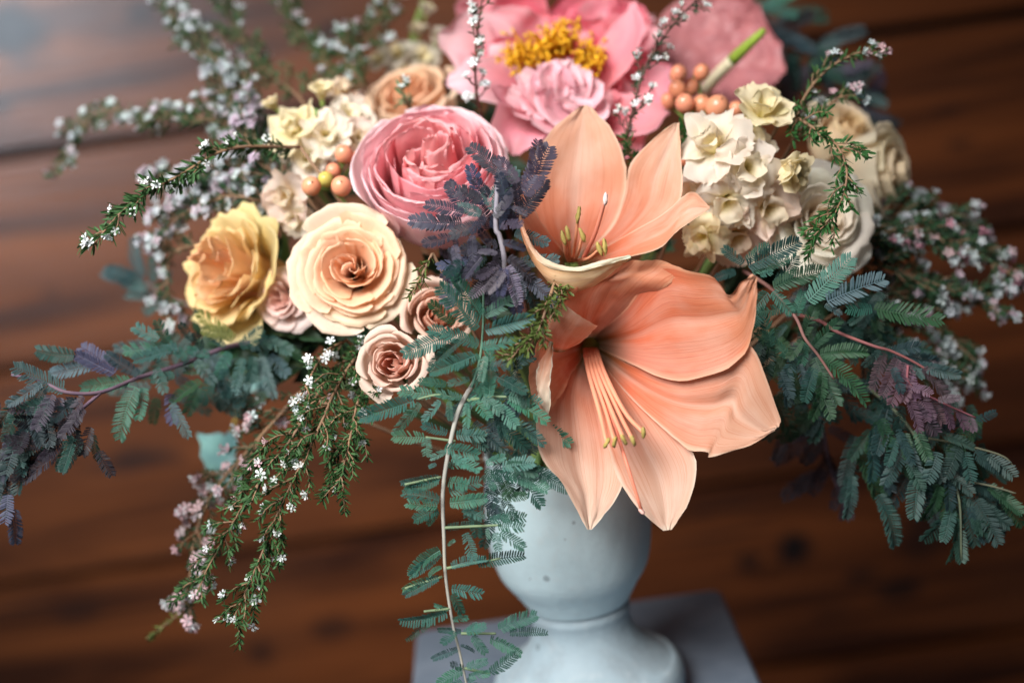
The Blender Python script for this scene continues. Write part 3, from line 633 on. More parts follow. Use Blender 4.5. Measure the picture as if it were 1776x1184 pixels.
# ------------------------------------------------------------------ acacia foliage
def frond_mesh(name, pairs, ll, bend, fold, seed, lw=.8, sway=.0, wk=.76):
    """One feathery leaf: a midrib with paired leaflets, one connected mesh, unit length along Y."""
    rnd = random.Random(seed); V = []; Fc = []
    def rach(s): return Vector((sway * s * s, s, -bend * s * s))
    n = pairs * 2 + 1
    for i in range(n):
        s = .04 + .96 * i / (n - 1); c = rach(s); hw = .010 * (1 - .6 * s)
        V += [tuple(c + Vector((-hw, 0, .004))), tuple(c + Vector((hw, 0, .004)))]
    for i in range(n - 1):
        a = 2 * i; Fc.append((a, a + 1, a + 3, a + 2))
    for i in range(pairs):
        s = (i + .5) / pairs; env = (.55 + .45 * math.sin(min(1, s * 2.2) * math.pi / 2)) * (1 - max(0, s - .72) ** 2 * 7)
        L = ll * env * rnd.uniform(.92, 1.06); step = lw / pairs
        for sg in (-1, 1):
            if rnd.random() < .05: continue
            a0 = 2 * (2 * i) + (0 if sg < 0 else 1); a1 = a0 + 2
            m = (Vector(V[a0]) + Vector(V[a1])) / 2
            ang = R(68 - 26 * s) + rnd.uniform(-.09, .09); dr = Vector((sg * math.sin(ang), math.cos(ang), fold + rnd.uniform(-.22, .22) - bend * s))
            pr = Vector((-sg * dr.y, sg * dr.x, 0)).normalized() * sg
            k = len(V); w_ = step * wk
            V.append(tuple(m + dr * L * .40 - pr * w_ * -1 * .5 * 1.0 * -1)); V.append(tuple(m + dr * L * .40 + pr * w_ * .5))
            V.append(tuple(m + dr * L * .82 - pr * w_ * .48)); V.append(tuple(m + dr * L * .82 + pr * w_ * .48)); V.append(tuple(m + dr * L * 1.0 + Vector((0, .006, -.01))))
            V[k] = tuple(m + dr * L * .40 - pr * w_ * .55); V[k + 1] = tuple(m + dr * L * .40 + pr * w_ * .55)
            # keep the two rims on the matching base vertices
            if (Vector(V[k]) - Vector(V[a0])).length > (Vector(V[k + 1]) - Vector(V[a0])).length:
                V[k], V[k + 1] = V[k + 1], V[k]; V[k + 2], V[k + 3] = V[k + 3], V[k + 2]
            Fc += [(a0, a1, k + 1, k), (k, k + 1, k + 3, k + 2), (k + 2, k + 3, k + 4)]
    return mesh_data(name, V, Fc, M_LEAF, smooth=False)
FR = [frond_mesh('frond', 22, .195, b, f, 60 + i, .88, sw) for i, (b, f, sw) in enumerate([(.10, .18, .03), (.22, .10, -.05), (.02, .25, .06), (.30, .30, -.02), (-.10, .12, .05), (.15, .40, -.08), (.42, .22, .10), (.18, .05, -.12), (-.05, .5, .02), (.55, .35, .05)])]
FRP = [frond_mesh('frond_dense', 21, .20, b, f, 160 + i, .92, sw, .90) for i, (b, f, sw) in enumerate([(.10, .12, .03), (.25, .08, -.05), (.02, .2, .06), (.35, .2, -.02)])]
FRS = [frond_mesh('frond_short', 13, .25, b, f, 80 + i, .88, sw) for i, (b, f, sw) in enumerate([(.12, .2, .04), (.28, .1, -.05), (0, .3, .02)])]
FRN = [frond_mesh('frond_narrow', 19, .15, b, f, 90 + i, .85, sw) for i, (b, f, sw) in enumerate([(.35, .9, .1), (.5, 1.1, -.1), (.2, .8, .02)])]   # folded, seen edge on
frnd = random.Random(17)
def fronds(parent, segs, conv, d0, col, dvar=.006, tilt=.45, wide=1.1, kinds=FR, dtip=-.004, kj=.22):
    for sgm in segs:
        (x0, y0), (x1, y1) = conv(*sgm[0]), conv(*sgm[1])
        c = sgm[2] if len(sgm) > 2 else col
        d = d0(x0, y0) if callable(d0) else d0
        d += frnd.uniform(-dvar, dvar)
        a = at(x0, y0, d); b = at(x1, y1, d + dtip + frnd.uniform(-.007, .007))
        L = (b - a).length
        ks = FRS if (L < .02 and kinds is FR) else kinds
        fc = cv(frnd.uniform(-tilt, tilt), frnd.uniform(-.1, .6), 1)
        f = L * 1.0
        place('leaf', parent, frnd.choice(ks), a, quat(b - a, fc), (f * wide * frnd.uniform(.9, 1.15), f, f), jitter(c, kj))
def twig(parent, pts, r0, r1, col, name='stem'):
    return part(name, parent, *tube(catmull([at(*p) for p in pts], max(8, len(pts) * 5)), r0, r1), M_STEM, col)
c2 = lambda x, y: (600 + x / 2.96, y / 2.96)
c4 = lambda x, y: (x / 2.96, 400 + y / 2.96)
c5 = lambda x, y: (600 + x / 2.96, 400 + y / 2.96)
c6 = lambda x, y: (1176 + x / 2.96, 400 + y / 2.96)
c8 = lambda x, y: (700 + x / 2.96, 784 + y / 2.96)
cB = lambda x, y: (1100 + x / 2.447, 700 + y / 2.447)
TEAL, TEALD, GREEN, PURP, PURB, SLATE = (.038, .120, .092), (.014, .050, .042), (.022, .064, .032), (.046, .040, .060), (.055, .062, .11), (.034, .070, .076)

ac = thing('acacia_branch', 'long teal acacia branch hanging down in front of the vase', 'acacia branch', at(838, 620, .80), 'acacia branches')
twig(ac, [(838, 480, .80), (838, 560, .782), (832, 625, .778), (818, 672, .777)], .0006, .0009, (.07, .15, .11), 'twig')
twig(ac, [(850, 610, .86), (832, 648, .80), (806, 690, .779), (790, 730, .776), (775, 800, .771), (768, 860, .771), (770, 930, .771), (773, 1000, .771), (785, 1080, .771), (797, 1130, .771), (812, 1200, .771)], .0018, .0006, (.32, .31, .28))
for a in [[(845, 688, .779), (812, 695, .778)], [(880, 688, .776), (845, 688, .779), (808, 694, .779)], [(725, 692, .776), (760, 685, .777), (802, 694, .779)], [(738, 758, .771), (790, 765, .774)], [(702, 840, .766), (765, 827, .771)], [(870, 910, .768), (770, 915, .771)],
          [(868, 968, .768), (775, 985, .771)], [(702, 1020, .766), (767, 1000, .771)], [(735, 1060, .768), (780, 1055, .771)], [(860, 1098, .768), (800, 1098, .771)], [(850, 1168, .768), (806, 1158, .771)]]:
    twig(ac, a, .0007, .0009, (.16, .22, .13), 'twig')
fronds(ac, [((700, 440), (545, 240)), ((695, 500), (455, 300)), ((705, 440), (870, 340)), ((705, 515), (965, 440)), ((690, 590), (450, 480)), ((690, 600), (900, 560)), ((560, 480), (430, 370), GREEN), ((545, 530), (300, 640)), ((590, 560), (430, 680), TEALD),
            ((670, 640), (430, 740)), ((690, 640), (560, 700)), ((735, 860), (750, 610)), ((520, 790), (385, 770)), ((640, 760), (525, 790)), ((600, 860), (450, 830)), ((360, 870), (70, 970)), ((385, 880), (260, 1030)), ((450, 840), (270, 825)), ((490, 870), (400, 980)),
            ((530, 870), (530, 970)), ((620, 880), (620, 1010)), ((760, 880), (880, 1000)), ((830, 860), (1040, 970)), ((830, 960), (1025, 1080)), ((830, 850), (1000, 880)), ((525, 1040), (390, 1000)), ((560, 1050), (715, 1050)), ((410, 1060), (240, 1060), (.07, .17, .115)),
            ((410, 1060), (420, 1150), (.07, .17, .115)), ((500, 1110), (680, 1150)), ((520, 1130), (430, 1170)), ((720, 640), (680, 760)), ((660, 700), (720, 860)), ((640, 850), (740, 960)), ((700, 850), (800, 930)), ((600, 1000), (700, 1120)), ((720, 700), (900, 690), TEALD), ((760, 740), (930, 830), TEALD), ((800, 700), (960, 640), TEALD),
            ((760, 900), (830, 1080), TEALD), ((800, 1000), (930, 1130), TEALD), ((650, 980), (800, 1130), TEALD), ((860, 700), (940, 900), TEALD), ((830, 740), (850, 900), TEALD)], c5, .774, TEAL, wide=1.0)
fronds(ac, [((215, 70), (330, 60)), ((240, 20), (400, 100)), ((170, 60), (125, 75)), ((180, 280), (10, 260)), ((180, 290), (70, 330)), ((180, 300), (130, 365)), ((190, 250), (15, 190)), ((220, 150), (330, 170)), ((230, 210), (390, 140)), ((230, 260), (420, 250)),
            ((300, 290), (410, 330)), ((440, 350), (540, 330)), ((480, 380), (610, 380)), ((490, 410), (620, 490)), ((470, 410), (490, 500)), ((430, 390), (430, 440)), ((490, 220), (420, 190), TEALD), ((490, 220), (460, 165), TEALD), ((490, 220), (530, 175), GREEN), ((500, 220), (562, 198), GREEN),
            ((500, 225), (612, 235), GREEN), ((510, 235), (580, 345), TEALD), ((495, 230), (505, 310), TEALD), ((485, 225), (455, 285), TEALD), ((500, 80), (670, 50)), ((540, 110), (740, 180)), ((600, 130), (710, 275)), ((520, 60), (690, 100)), ((420, 60), (520, 20)), ((400, 120), (470, 190)),
            ((225, 480), (262, 450)), ((240, 700), (400, 725)), ((250, 720), (305, 835)), ((250, 860), (330, 845)), ((310, 930), (380, 880)), ((480, 910), (680, 820)), ((440, 950), (612, 1030)), ((350, 940), (420, 1030)), ((270, 920), (200, 985)), ((320, 925), (400, 900)),
            ((310, 1110), (180, 1180)), ((320, 1100), (420, 1080)), ((330, 1150), (440, 1130)), ((440, 1130), (570, 1060)), ((310, 1110), (240, 1090)), ((320, 1160), (380, 1210)), ((300, 1170), (220, 1220))], c8, .770, TEAL)
fronds(ac, [((190, 130), (5, 170)), ((185, 140), (10, 205)), ((210, 390), (330, 375)), ((195, 500), (0, 600)), ((195, 510), (40, 635)), ((200, 590), (110, 620)), ((240, 590), (400, 520)), ((370, 570), (600, 510), TEALD), ((190, 640), (0, 690), (.07, .17, .115)), ((185, 642), (0, 735)), ((230, 800), (100, 850)), ((230, 805), (150, 785)),
            ((230, 820), (0, 912)), ((150, 850), (45, 945)), ((300, 920), (175, 912)), ((540, 930), (712, 900), TEALD), ((280, 1010), (150, 1060)), ((290, 990), (372, 1012), TEALD)], c8, .770, TEAL, kinds=FRN)

pu_extra = []
for k in range(26):
    x, y = frnd.uniform(800, 905), frnd.uniform(345, 480); a = math.atan2(y - 420 + frnd.uniform(-40, 60), x - 862 + frnd.uniform(-30, 30)); L = frnd.uniform(55, 85)
    pu_extra.append(((x, y), (x + math.cos(a) * L, y + math.sin(a) * L), frnd.choice([PURP, SLATE, PURB, (.03, .028, .042)])))
pu = thing('acacia_branch', 'dark purple acacia tip lying over the pink ranunculus', 'acacia branch', at(868, 440, .80), 'acacia branches')
twig(pu, [c2(790, 830) + (.79,), c2(775, 1000) + (.775,), c2(770, 1170) + (.772,), c5(790, 30) + (.772,), c5(815, 160) + (.775,), c5(800, 300) + (.79,)], .0013, .0016, (.22, .20, .24))
fronds(pu, pu_extra, lambda x, y: (x, y), .79, PURP, kinds=FRP, wide=1.2)
fronds(pu, [((790, 890), (650, 740)), ((880, 950), (790, 790)), ((910, 1010), (1045, 760)), ((960, 900), (985, 740)), ((690, 1040), (510, 960)), ((700, 1030), (590, 970)), ((610, 1100), (420, 1030)), ((570, 1150), (325, 1130)), ((720, 1110), (650, 1180)), ((740, 1010), (670, 920)), ((830, 1040), (780, 900), PURB), ((890, 1060), (880, 970)),
            ((790, 1160), (900, 1140)), ((850, 1060), (920, 1090)), ((760, 1080), (700, 960), SLATE), ((760, 1120), (840, 1010)), ((700, 1100), (560, 1050), SLATE), ((700, 1150), (540, 1190)), ((800, 1080), (860, 980))], c2, .772, PURP, wide=1.25, kinds=FRP)
fronds(pu, [((540, 30), (400, 70)), ((570, 90), (545, 10)), ((650, 20), (640, 130)), ((560, 70), (565, 170)), ((800, 60), (925, 80)), ((700, 90), (640, 180)), ((780, 120), (680, 90)), ((830, 130), (965, 250)), ((780, 160), (690, 240)), ((560, 160), (480, 110)), ((560, 200), (530, 90)), ((760, 190), (660, 240)), ((600, 150), (520, 230), TEALD), ((740, 60), (680, 0)), ((640, 200), (560, 250), TEALD)], c5, .772, PURP, wide=1.25, kinds=FRP)
fronds(pu, [((800, 200), (670, 330), (.10, .09, .115)), ((815, 210), (720, 320), (.10, .09, .115)), ((820, 180), (910, 350), (.10, .09, .115)), ((810, 190), (800, 330), PURB), ((830, 200), (930, 320), (.085, .08, .105)), ((700, 130), (600, 240)), ((790, 170), (640, 290))], c5, .768, PURP, kinds=FRN, wide=1.6)

al = thing('acacia_branch', 'teal acacia branch with purple tips reaching out to the frame edge below the yellow rose', 'acacia branch', at(420, 620, .86), 'acacia branches')
dl = lambda x, y: .80 + (x - 100) / 400 * .07
twig(al, [(470, 590, .88), (400, 600, .865), (320, 630, .845), (240, 655, .83), (175, 680, .81), (115, 680, .80), (70, 660, .80), (20, 650, .80)], .0018, .0008, (.14, .09, .13))
twig(al, [(175, 680, .81), (120, 730, .80), (70, 790, .80), (25, 840, .81), (10, 900, .81)], .0012, .0006, (.13, .08, .12), 'twig')
fronds(al, [((820, 560), (680, 490)), ((870, 580), (800, 465)), ((880, 600), (640, 630)), ((920, 600), (690, 680)), ((1000, 570), (920, 480), TEALD), ((1040, 610), (1000, 530), TEALD), ((680, 770), (410, 810)), ((700, 790), (570, 1045)), ((740, 800), (720, 970)), ((720, 740), (540, 640), SLATE), ((590, 735), (390, 640), PURB), ((600, 735), (400, 578), PURB),
            ((390, 640), (155, 640), TEALD), ((480, 690), (250, 740), SLATE), ((350, 820), (65, 725), SLATE), ((220, 780), (45, 900), SLATE), ((230, 790), (100, 1005), SLATE), ((270, 830), (190, 1030), PURP), ((310, 850), (290, 990), PURP), ((900, 740), (780, 760)), ((1040, 770), (870, 860), GREEN), ((1020, 800), (960, 950), GREEN), ((1060, 720), (940, 720), GREEN), ((1080, 640), (960, 610)),
            ((1100, 740), (1040, 890), TEALD), ((1150, 700), (1160, 850), TEALD), ((880, 880), (940, 1050), SLATE), ((870, 830), (895, 990), PURB), ((1210, 560), (1010, 430), (.2, .19, .06)), ((1200, 540), (1050, 510), (.16, .17, .06)), ((1000, 660), (1080, 780), TEALD), ((960, 660), (860, 580)), ((1160, 600), (1080, 540), TEALD), ((1180, 620), (1120, 740)), ((820, 680), (760, 600)), ((800, 700), (850, 830), TEALD), ((1250, 650), (1200, 800), TEALD), ((1300, 640), (1290, 780), TEALD), ((1340, 640), (1380, 850), SLATE), ((1280, 600), (1420, 560), TEALD), ((930, 690), (1010, 600), TEALD), ((1350, 560), (1500, 620), TEALD), ((1230, 600), (1340, 520), TEALD), ((1380, 640), (1480, 740), SLATE)], c4, dl, TEAL)
sg = []
for k in range(34):
    x, y = frnd.uniform(260, 500), frnd.uniform(560, 690); a = frnd.uniform(.2, 3.0); L = frnd.uniform(45, 80)
    sg.append(((x, y), (x + math.cos(a) * L, y + math.sin(a) * L * .8), frnd.choice([TEALD, TEALD, SLATE, GREEN])))
fronds(al, sg, lambda x, y: (x, y), lambda x, y: .88, TEALD, dvar=.015)
sg = []
for k in range(36):
    x, y = frnd.uniform(60, 520), frnd.uniform(840, 1150); a = frnd.uniform(1.0, 3.4); L = frnd.uniform(140, 250)
    sg.append(((x, y), (x + math.cos(a) * L, y + math.sin(a) * L * .9), frnd.choice([(.018, .015, .023), (.013, .012, .018), (.016, .034, .036), TEALD, (.022, .016, .026)])))  # near-black leaf colours: the weaker light on this side is painted in
for k in range(18):
    x, y = frnd.uniform(-60, 150), frnd.uniform(850, 1350); a = frnd.uniform(1.0, 2.4); L = frnd.uniform(90, 200)
    sg.append(((x, y), (x + math.cos(a) * L, y + math.sin(a) * L), frnd.choice([(.014, .012, .018), (.03, .032, .055), TEALD, (.014, .03, .034)])))  # outermost fronds, colour darkened likewise to stand in for low light
sg += [((70, 1420), (90, 1630), PURB), ((40, 1350), (30, 1500), PURB), ((380, 1060), (330, 1240), TEALD), ((480, 1040), (480, 1180), TEALD)]
fronds(al, sg, c4, lambda x, y: .80, PURP)
ab = thing('acacia_branch', 'blurred teal acacia fronds sticking out beside the yellow rose', 'acacia branch', at(285, 520, .99), 'acacia branches')
twig(ab, [(380, 540, .97), (300, 520, .985), (255, 490, .99)], .0012, .0008, (.12, .12, .12))
fronds(ab, [((740, 240), (640, 60)), ((740, 280), (530, 190)), ((790, 270), (780, 120)), ((800, 340), (650, 300)), ((840, 350), (740, 400)), ((760, 300), (600, 260)), ((850, 300), (860, 200), TEALD), ((700, 250), (560, 190)), ((860, 330), (840, 420), TEALD)], c4, .985, (.03, .085, .09), wide=1.3)

ar = thing('acacia_branch', 'green and purple acacia branch spreading under the cream roses towards the dark side', 'acacia branch', at(1340, 500, .86), 'acacia branches')
twig(ar, [(1290, 470, .86), c6(480, 300) + (.82,), c6(600, 440) + (.80,), c6(650, 550) + (.79,), c6(720, 640) + (.79,), c6(800, 760) + (.79,)], .0012, .0007, (.20, .10, .09))
twig(ar, [c6(560, 420) + (.83,), c6(720, 460) + (.82,), c6(820, 520) + (.81,), c6(1000, 590) + (.80,), c6(1100, 620) + (.80,), c6(1240, 690) + (.80,), c6(1330, 760) + (.80,)], .0012, .0007, (.22, .08, .08), 'twig')
twig(ar, [c6(1180, 690) + (.80,), c6(1190, 790) + (.80,), c6(1330, 870) + (.80,), c6(1530, 960) + (.80,)], .0008, .0005, (.24, .08, .10), 'twig')
fronds(ar, [((340, 170), (230, 90), TEALD), ((350, 160), (455, 70), TEALD), ((370, 210), (565, 130)), ((350, 190), (620, 52), TEALD), ((300, 210), (200, 230), TEALD), ((420, 230), (480, 210)), ((480, 300), (755, 150), GREEN), ((490, 290), (640, 150)), ((660, 370), (885, 140)), ((755, 370), (1050, 230), SLATE), ((750, 380), (840, 425), SLATE), ((480, 310), (585, 425)), ((600, 440), (650, 320)),
            ((645, 540), (700, 390), GREEN), ((690, 600), (825, 450), GREEN), ((720, 640), (960, 580), GREEN), ((725, 650), (1005, 795), GREEN), ((700, 640), (800, 890), GREEN), ((640, 560), (570, 660), GREEN), ((650, 570), (640, 690)), ((570, 650), (415, 515)), ((480, 600), (440, 440)), ((1000, 400), (870, 410)), ((990, 400), (1350, 460), GREEN), ((960, 420), (880, 480)), ((470, 310), (275, 520), TEALD), ((440, 380), (400, 480)),
            ((540, 400), (420, 420)), ((560, 480), (480, 560), TEALD), ((440, 560), (380, 740), TEALD), ((470, 560), (450, 780), TEALD), ((600, 640), (540, 800), SLATE), ((620, 680), (650, 800), SLATE), ((560, 700), (560, 900), SLATE), ((520, 720), (580, 860), SLATE), ((700, 700), (640, 860), TEALD), ((740, 720), (740, 860), GREEN), ((780, 780), (680, 960), GREEN), ((720, 800), (800, 960), GREEN)], c6, lambda x, y: .80 + max(0, 1330 - x) / 400 * .05, TEAL)
sg = []
for k in range(60):
    x, y = frnd.uniform(1300, 1540), frnd.uniform(480, 720); a = frnd.uniform(-.5, 2.4); L = frnd.uniform(50, 90)
    sg.append(((x, y), (x + math.cos(a) * L, y + math.sin(a) * L), frnd.choice([TEALD, TEALD, SLATE, GREEN, (.012, .035, .03)])))
fronds(ar, sg, lambda x, y: (x, y), .85, TEALD, dvar=.02)
fronds(ar, [((1090, 620), (1245, 590), SLATE), ((1160, 650), (1375, 665), SLATE), ((1240, 690), (1442, 755), SLATE), ((1250, 700), (1412, 885)), ((1170, 670), (1110, 895)), ((1130, 650), (1065, 845)), ((1190, 680), (1170, 880)), ((1210, 690), (1260, 760), SLATE), ((1060, 620), (1000, 800)), ((1040, 610), (960, 700), SLATE), ((1190, 880), (1325, 1060)), ((1180, 840), (1250, 1030)), ((1230, 820), (1300, 960)), ((1290, 860), (1380, 990)),
            ((1370, 880), (1420, 1010)), ((1430, 910), (1490, 1020)), ((1490, 940), (1525, 1030)), ((1330, 870), (1440, 860)), ((1200, 800), (1300, 830)), ((1260, 840), (1280, 960)), ((1530, 970), (1625, 950), SLATE), ((1100, 700), (1160, 830), SLATE), ((1150, 700), (1230, 860))], c6, .80, (.10, .06, .085))
rb_ = thing('acacia_branch', 'dark green acacia branch drooping at the far end below the waxflower mass', 'acacia branch', at(1560, 720, .84), 'acacia branches')
twig(rb_, [(1480, 650, .85), (1560, 720, .83), (1610, 790, .82), (1660, 850, .815), (1668, 970, .815)], .0012, .0006, (.10, .12, .08))
twig(rb_, [(1610, 760, .82), cB(1380, 170) + (.815,), cB(1560, 220) + (.81,), cB(1620, 280) + (.81,)], .0008, .0005, (.12, .12, .08), 'twig')
twig(rb_, [(1640, 830, .82), cB(1500, 345) + (.815,), cB(1620, 380) + (.81,)], .0008, .0005, (.12, .12, .08), 'twig')
fronds(rb_, [((1320, 160), (1395, 300)), ((1400, 200), (1440, 330)), ((1440, 200), (1565, 300)), ((1500, 215), (1622, 305)), ((1380, 180), (1330, 290)), ((1190, 170), (1270, 310), GREEN), ((1220, 260), (1168, 480)), ((1220, 280), (1282, 485)), ((1390, 380), (1300, 590)), ((1400, 380), (1445, 605)), ((1410, 400), (1592, 525)), ((1430, 330), (1590, 420)), ((1500, 345), (1645, 470), GREEN), ((1560, 360), (1640, 530), GREEN), ((1370, 500), (1390, 672)), ((1360, 480), (1420, 670)),
            ((1110, 150), (1075, 262)), ((1150, 120), (1162, 232), GREEN), ((1200, 100), (1240, 240), GREEN), ((1380, 320), (1290, 440)), ((1350, 430), (1320, 580)), ((1420, 430), (1500, 590)), ((1450, 400), (1560, 590)), ((1250, 200), (1310, 330)), ((1040, 60), (1100, 190), GREEN), ((1160, 250), (1230, 360)), ((1240, 330), (1200, 420)), ((1430, 460), (1480, 560)), ((1300, 130), (1450, 180)), ((1290, 200), (1250, 330)), ((1430, 500), (1540, 560)), ((1340, 300), (1440, 380))], cB, .815, (.026, .062, .055), wide=1.1)
sg = []
for k in range(46):
    x, y = frnd.uniform(1470, 1720), frnd.uniform(690, 860); a = frnd.uniform(.5, 2.3); L = frnd.uniform(60, 95)
    sg.append(((x, y), (x + math.cos(a) * L, y + math.sin(a) * L), frnd.choice([(.026, .062, .055), (.016, .042, .04), GREEN, (.02, .05, .052)])))
fronds(rb_, sg, lambda x, y: (x, y), .83, TEALD, dvar=.02)
rc_ = thing('acacia_branch', 'dark wilted acacia twig hanging beside the lowest amaryllis petal', 'acacia branch', at(1410, 690, .90), 'acacia branches')
twig(rc_, [(1400, 640, .89), cB(790, 50) + (.90,), cB(830, 260) + (.90,), cB(880, 400) + (.90,), cB(905, 490) + (.90,)], .0014, .0007, (.16, .11, .15))
fronds(rc_, [((800, 110), (720, 260)), ((790, 100), (620, 240)), ((640, 120), (600, 250)), ((820, 100), (930, 150)), ((810, 160), (740, 240)), ((825, 230), (760, 370)), ((820, 290), (630, 380)), ((850, 280), (945, 410)), ((860, 350), (850, 450)), ((890, 420), (880, 490)), ((800, 200), (870, 300)), ((760, 310), (680, 370)), ((870, 380), (920, 490)), ((780, 60), (690, 150))], cB, .90, (.035, .03, .045))
ak = thing('acacia_branch', 'blurred blue grey acacia foliage behind the anthurium', 'acacia branch', at(1330, 160, 1.06), 'acacia branches')
twig(ak, [(1300, 240, 1.0), (1340, 150, 1.06), (1360, 60, 1.08), (1300, 10, 1.08)], .0014, .0007, (.10, .11, .13))
twig(ak, [(1340, 150, 1.06), (1430, 120, 1.07), (1500, 190, 1.06)], .0012, .0006, (.10, .11, .13), 'twig')
sg = []
for k in range(46):
    b = frnd.choice([(1340, 60), (1370, 90), (1400, 110), (1360, 130), (1440, 130), (1310, 20), (1470, 160), (1400, 170), (1420, 80), (1490, 190)]); a = frnd.uniform(-1.2, 1.8); L = frnd.uniform(50, 85)
    sg.append((b, (b[0] + math.cos(a) * L, b[1] + math.sin(a) * L), frnd.choice([SLATE, TEALD, (.03, .05, .06), PURP])))
sg += [((1300, 10), (1380, 25), TEAL), ((1290, 0), (1240, 20), TEAL), ((1350, 30), (1440, 20), TEALD), ((1330, 10), (1400, -20), TEAL)]
fronds(ak, sg, lambda x, y: (x, y), 1.06, SLATE, dvar=.03)
af = thing('acacia_branch', 'teal acacia fronds filling in close to the vase rim', 'acacia branch', at(930, 700, .87), 'acacia branches')
sg = []
for k in range(20):
    x, y = frnd.uniform(830, 935), frnd.uniform(650, 830); a = frnd.uniform(.3, 2.6); L = frnd.uniform(60, 100)
    sg.append(((x, y), (x + math.cos(a) * L * .8, y + math.sin(a) * L * .8), frnd.choice([TEAL, TEALD, SLATE])))
for k in range(9):
    x, y = frnd.uniform(800, 870), frnd.uniform(770, 930); a = frnd.uniform(.0, 1.9); L = frnd.uniform(45, 80)
    sg.append(((x, y), (x + math.cos(a) * L * .8, y + math.sin(a) * L * .7), frnd.choice([TEAL, TEALD, TEAL])))
fronds(af, sg, lambda x, y: (x, y), .81, TEAL, dvar=.015)
twig(af, [(900, 620, .86), (880, 720, .83), (900, 800, .82)], .0012, .0006, (.2, .2, .15))

# ------------------------------------------------------------------ waxflower and heath sprigs
def blossom_mesh(seed, closed=0.0):
    rnd = random.Random(seed); V = [(0, 0, -.55), (0, 0, .02)]; Fc = []; n = 5; ring = []
    for k in range(10):
        a = k * math.pi / 5; V.append((math.cos(a) * .22, math.sin(a) * .22, .06)); ring.append(len(V) - 1)
    for k in range(10): Fc.append((1, ring[k], ring[(k + 1) % 10])); Fc.append((0, ring[(k + 1) % 10], ring[k]))
    for k in range(n):
        b0, b1 = ring[2 * k], ring[(2 * k + 1) % 10]; a = (2 * k + .5) * math.pi / 5; i = len(V)
        z = rnd.uniform(.05, .3) + closed; rr = 1 - closed * .6
        for (r, da, dz) in ((.55, -.42, .6), (.55, .42, .6), (.85, -.34, .9), (.85, .34, .9), (1.0, 0, 1)):
            V.append((math.cos(a + da) * r * rr, math.sin(a + da) * r * rr, .06 + z * dz))
        Fc += [(b0, i, i + 1, b1), (i, i + 2, i + 3, i + 1), (i + 2, i + 4, i + 3)]
    return mesh_data('blossom', V, Fc, M_WAX)
BLS = [blossom_mesh(s, c) for s, c in ((1, 0), (2, .1), (3, .25), (4, 0), (5, .55), (6, .8))]
WH, WG, PK, PKD = (.70, .73, .73), (.62, .69, .71), (.70, .48, .52), (.58, .26, .34)
LG, LGD, LGY = (.042, .105, .034), (.024, .066, .030), (.085, .125, .03)
wr = random.Random(23)
def rvec(r=1): return Vector((wr.gauss(0, 1), wr.gauss(0, 1), wr.gauss(0, 1))).normalized() * r
def needle(V, Fc, p, dr, up, L, W):
    i = len(V); s = dr.cross(up)
    if s.length < 1e-5: s = dr.orthogonal()
    s = s.normalized() * W; n = s.cross(dr).normalized() * W * .5
    V += [p, p + dr * L * .35 + s, p + dr * L * .35 - s, p + dr * L * .4 + n, p + dr * L * .8 + s * .8 + n * .3, p + dr * L * .8 - s * .8 + n * .3, p + dr * L + n * .5]
    Fc += [(i, i + 1, i + 3), (i, i + 3, i + 2), (i + 1, i + 4, i + 3), (i + 3, i + 5, i + 2), (i + 3, i + 4, i + 6), (i + 3, i + 6, i + 5)]
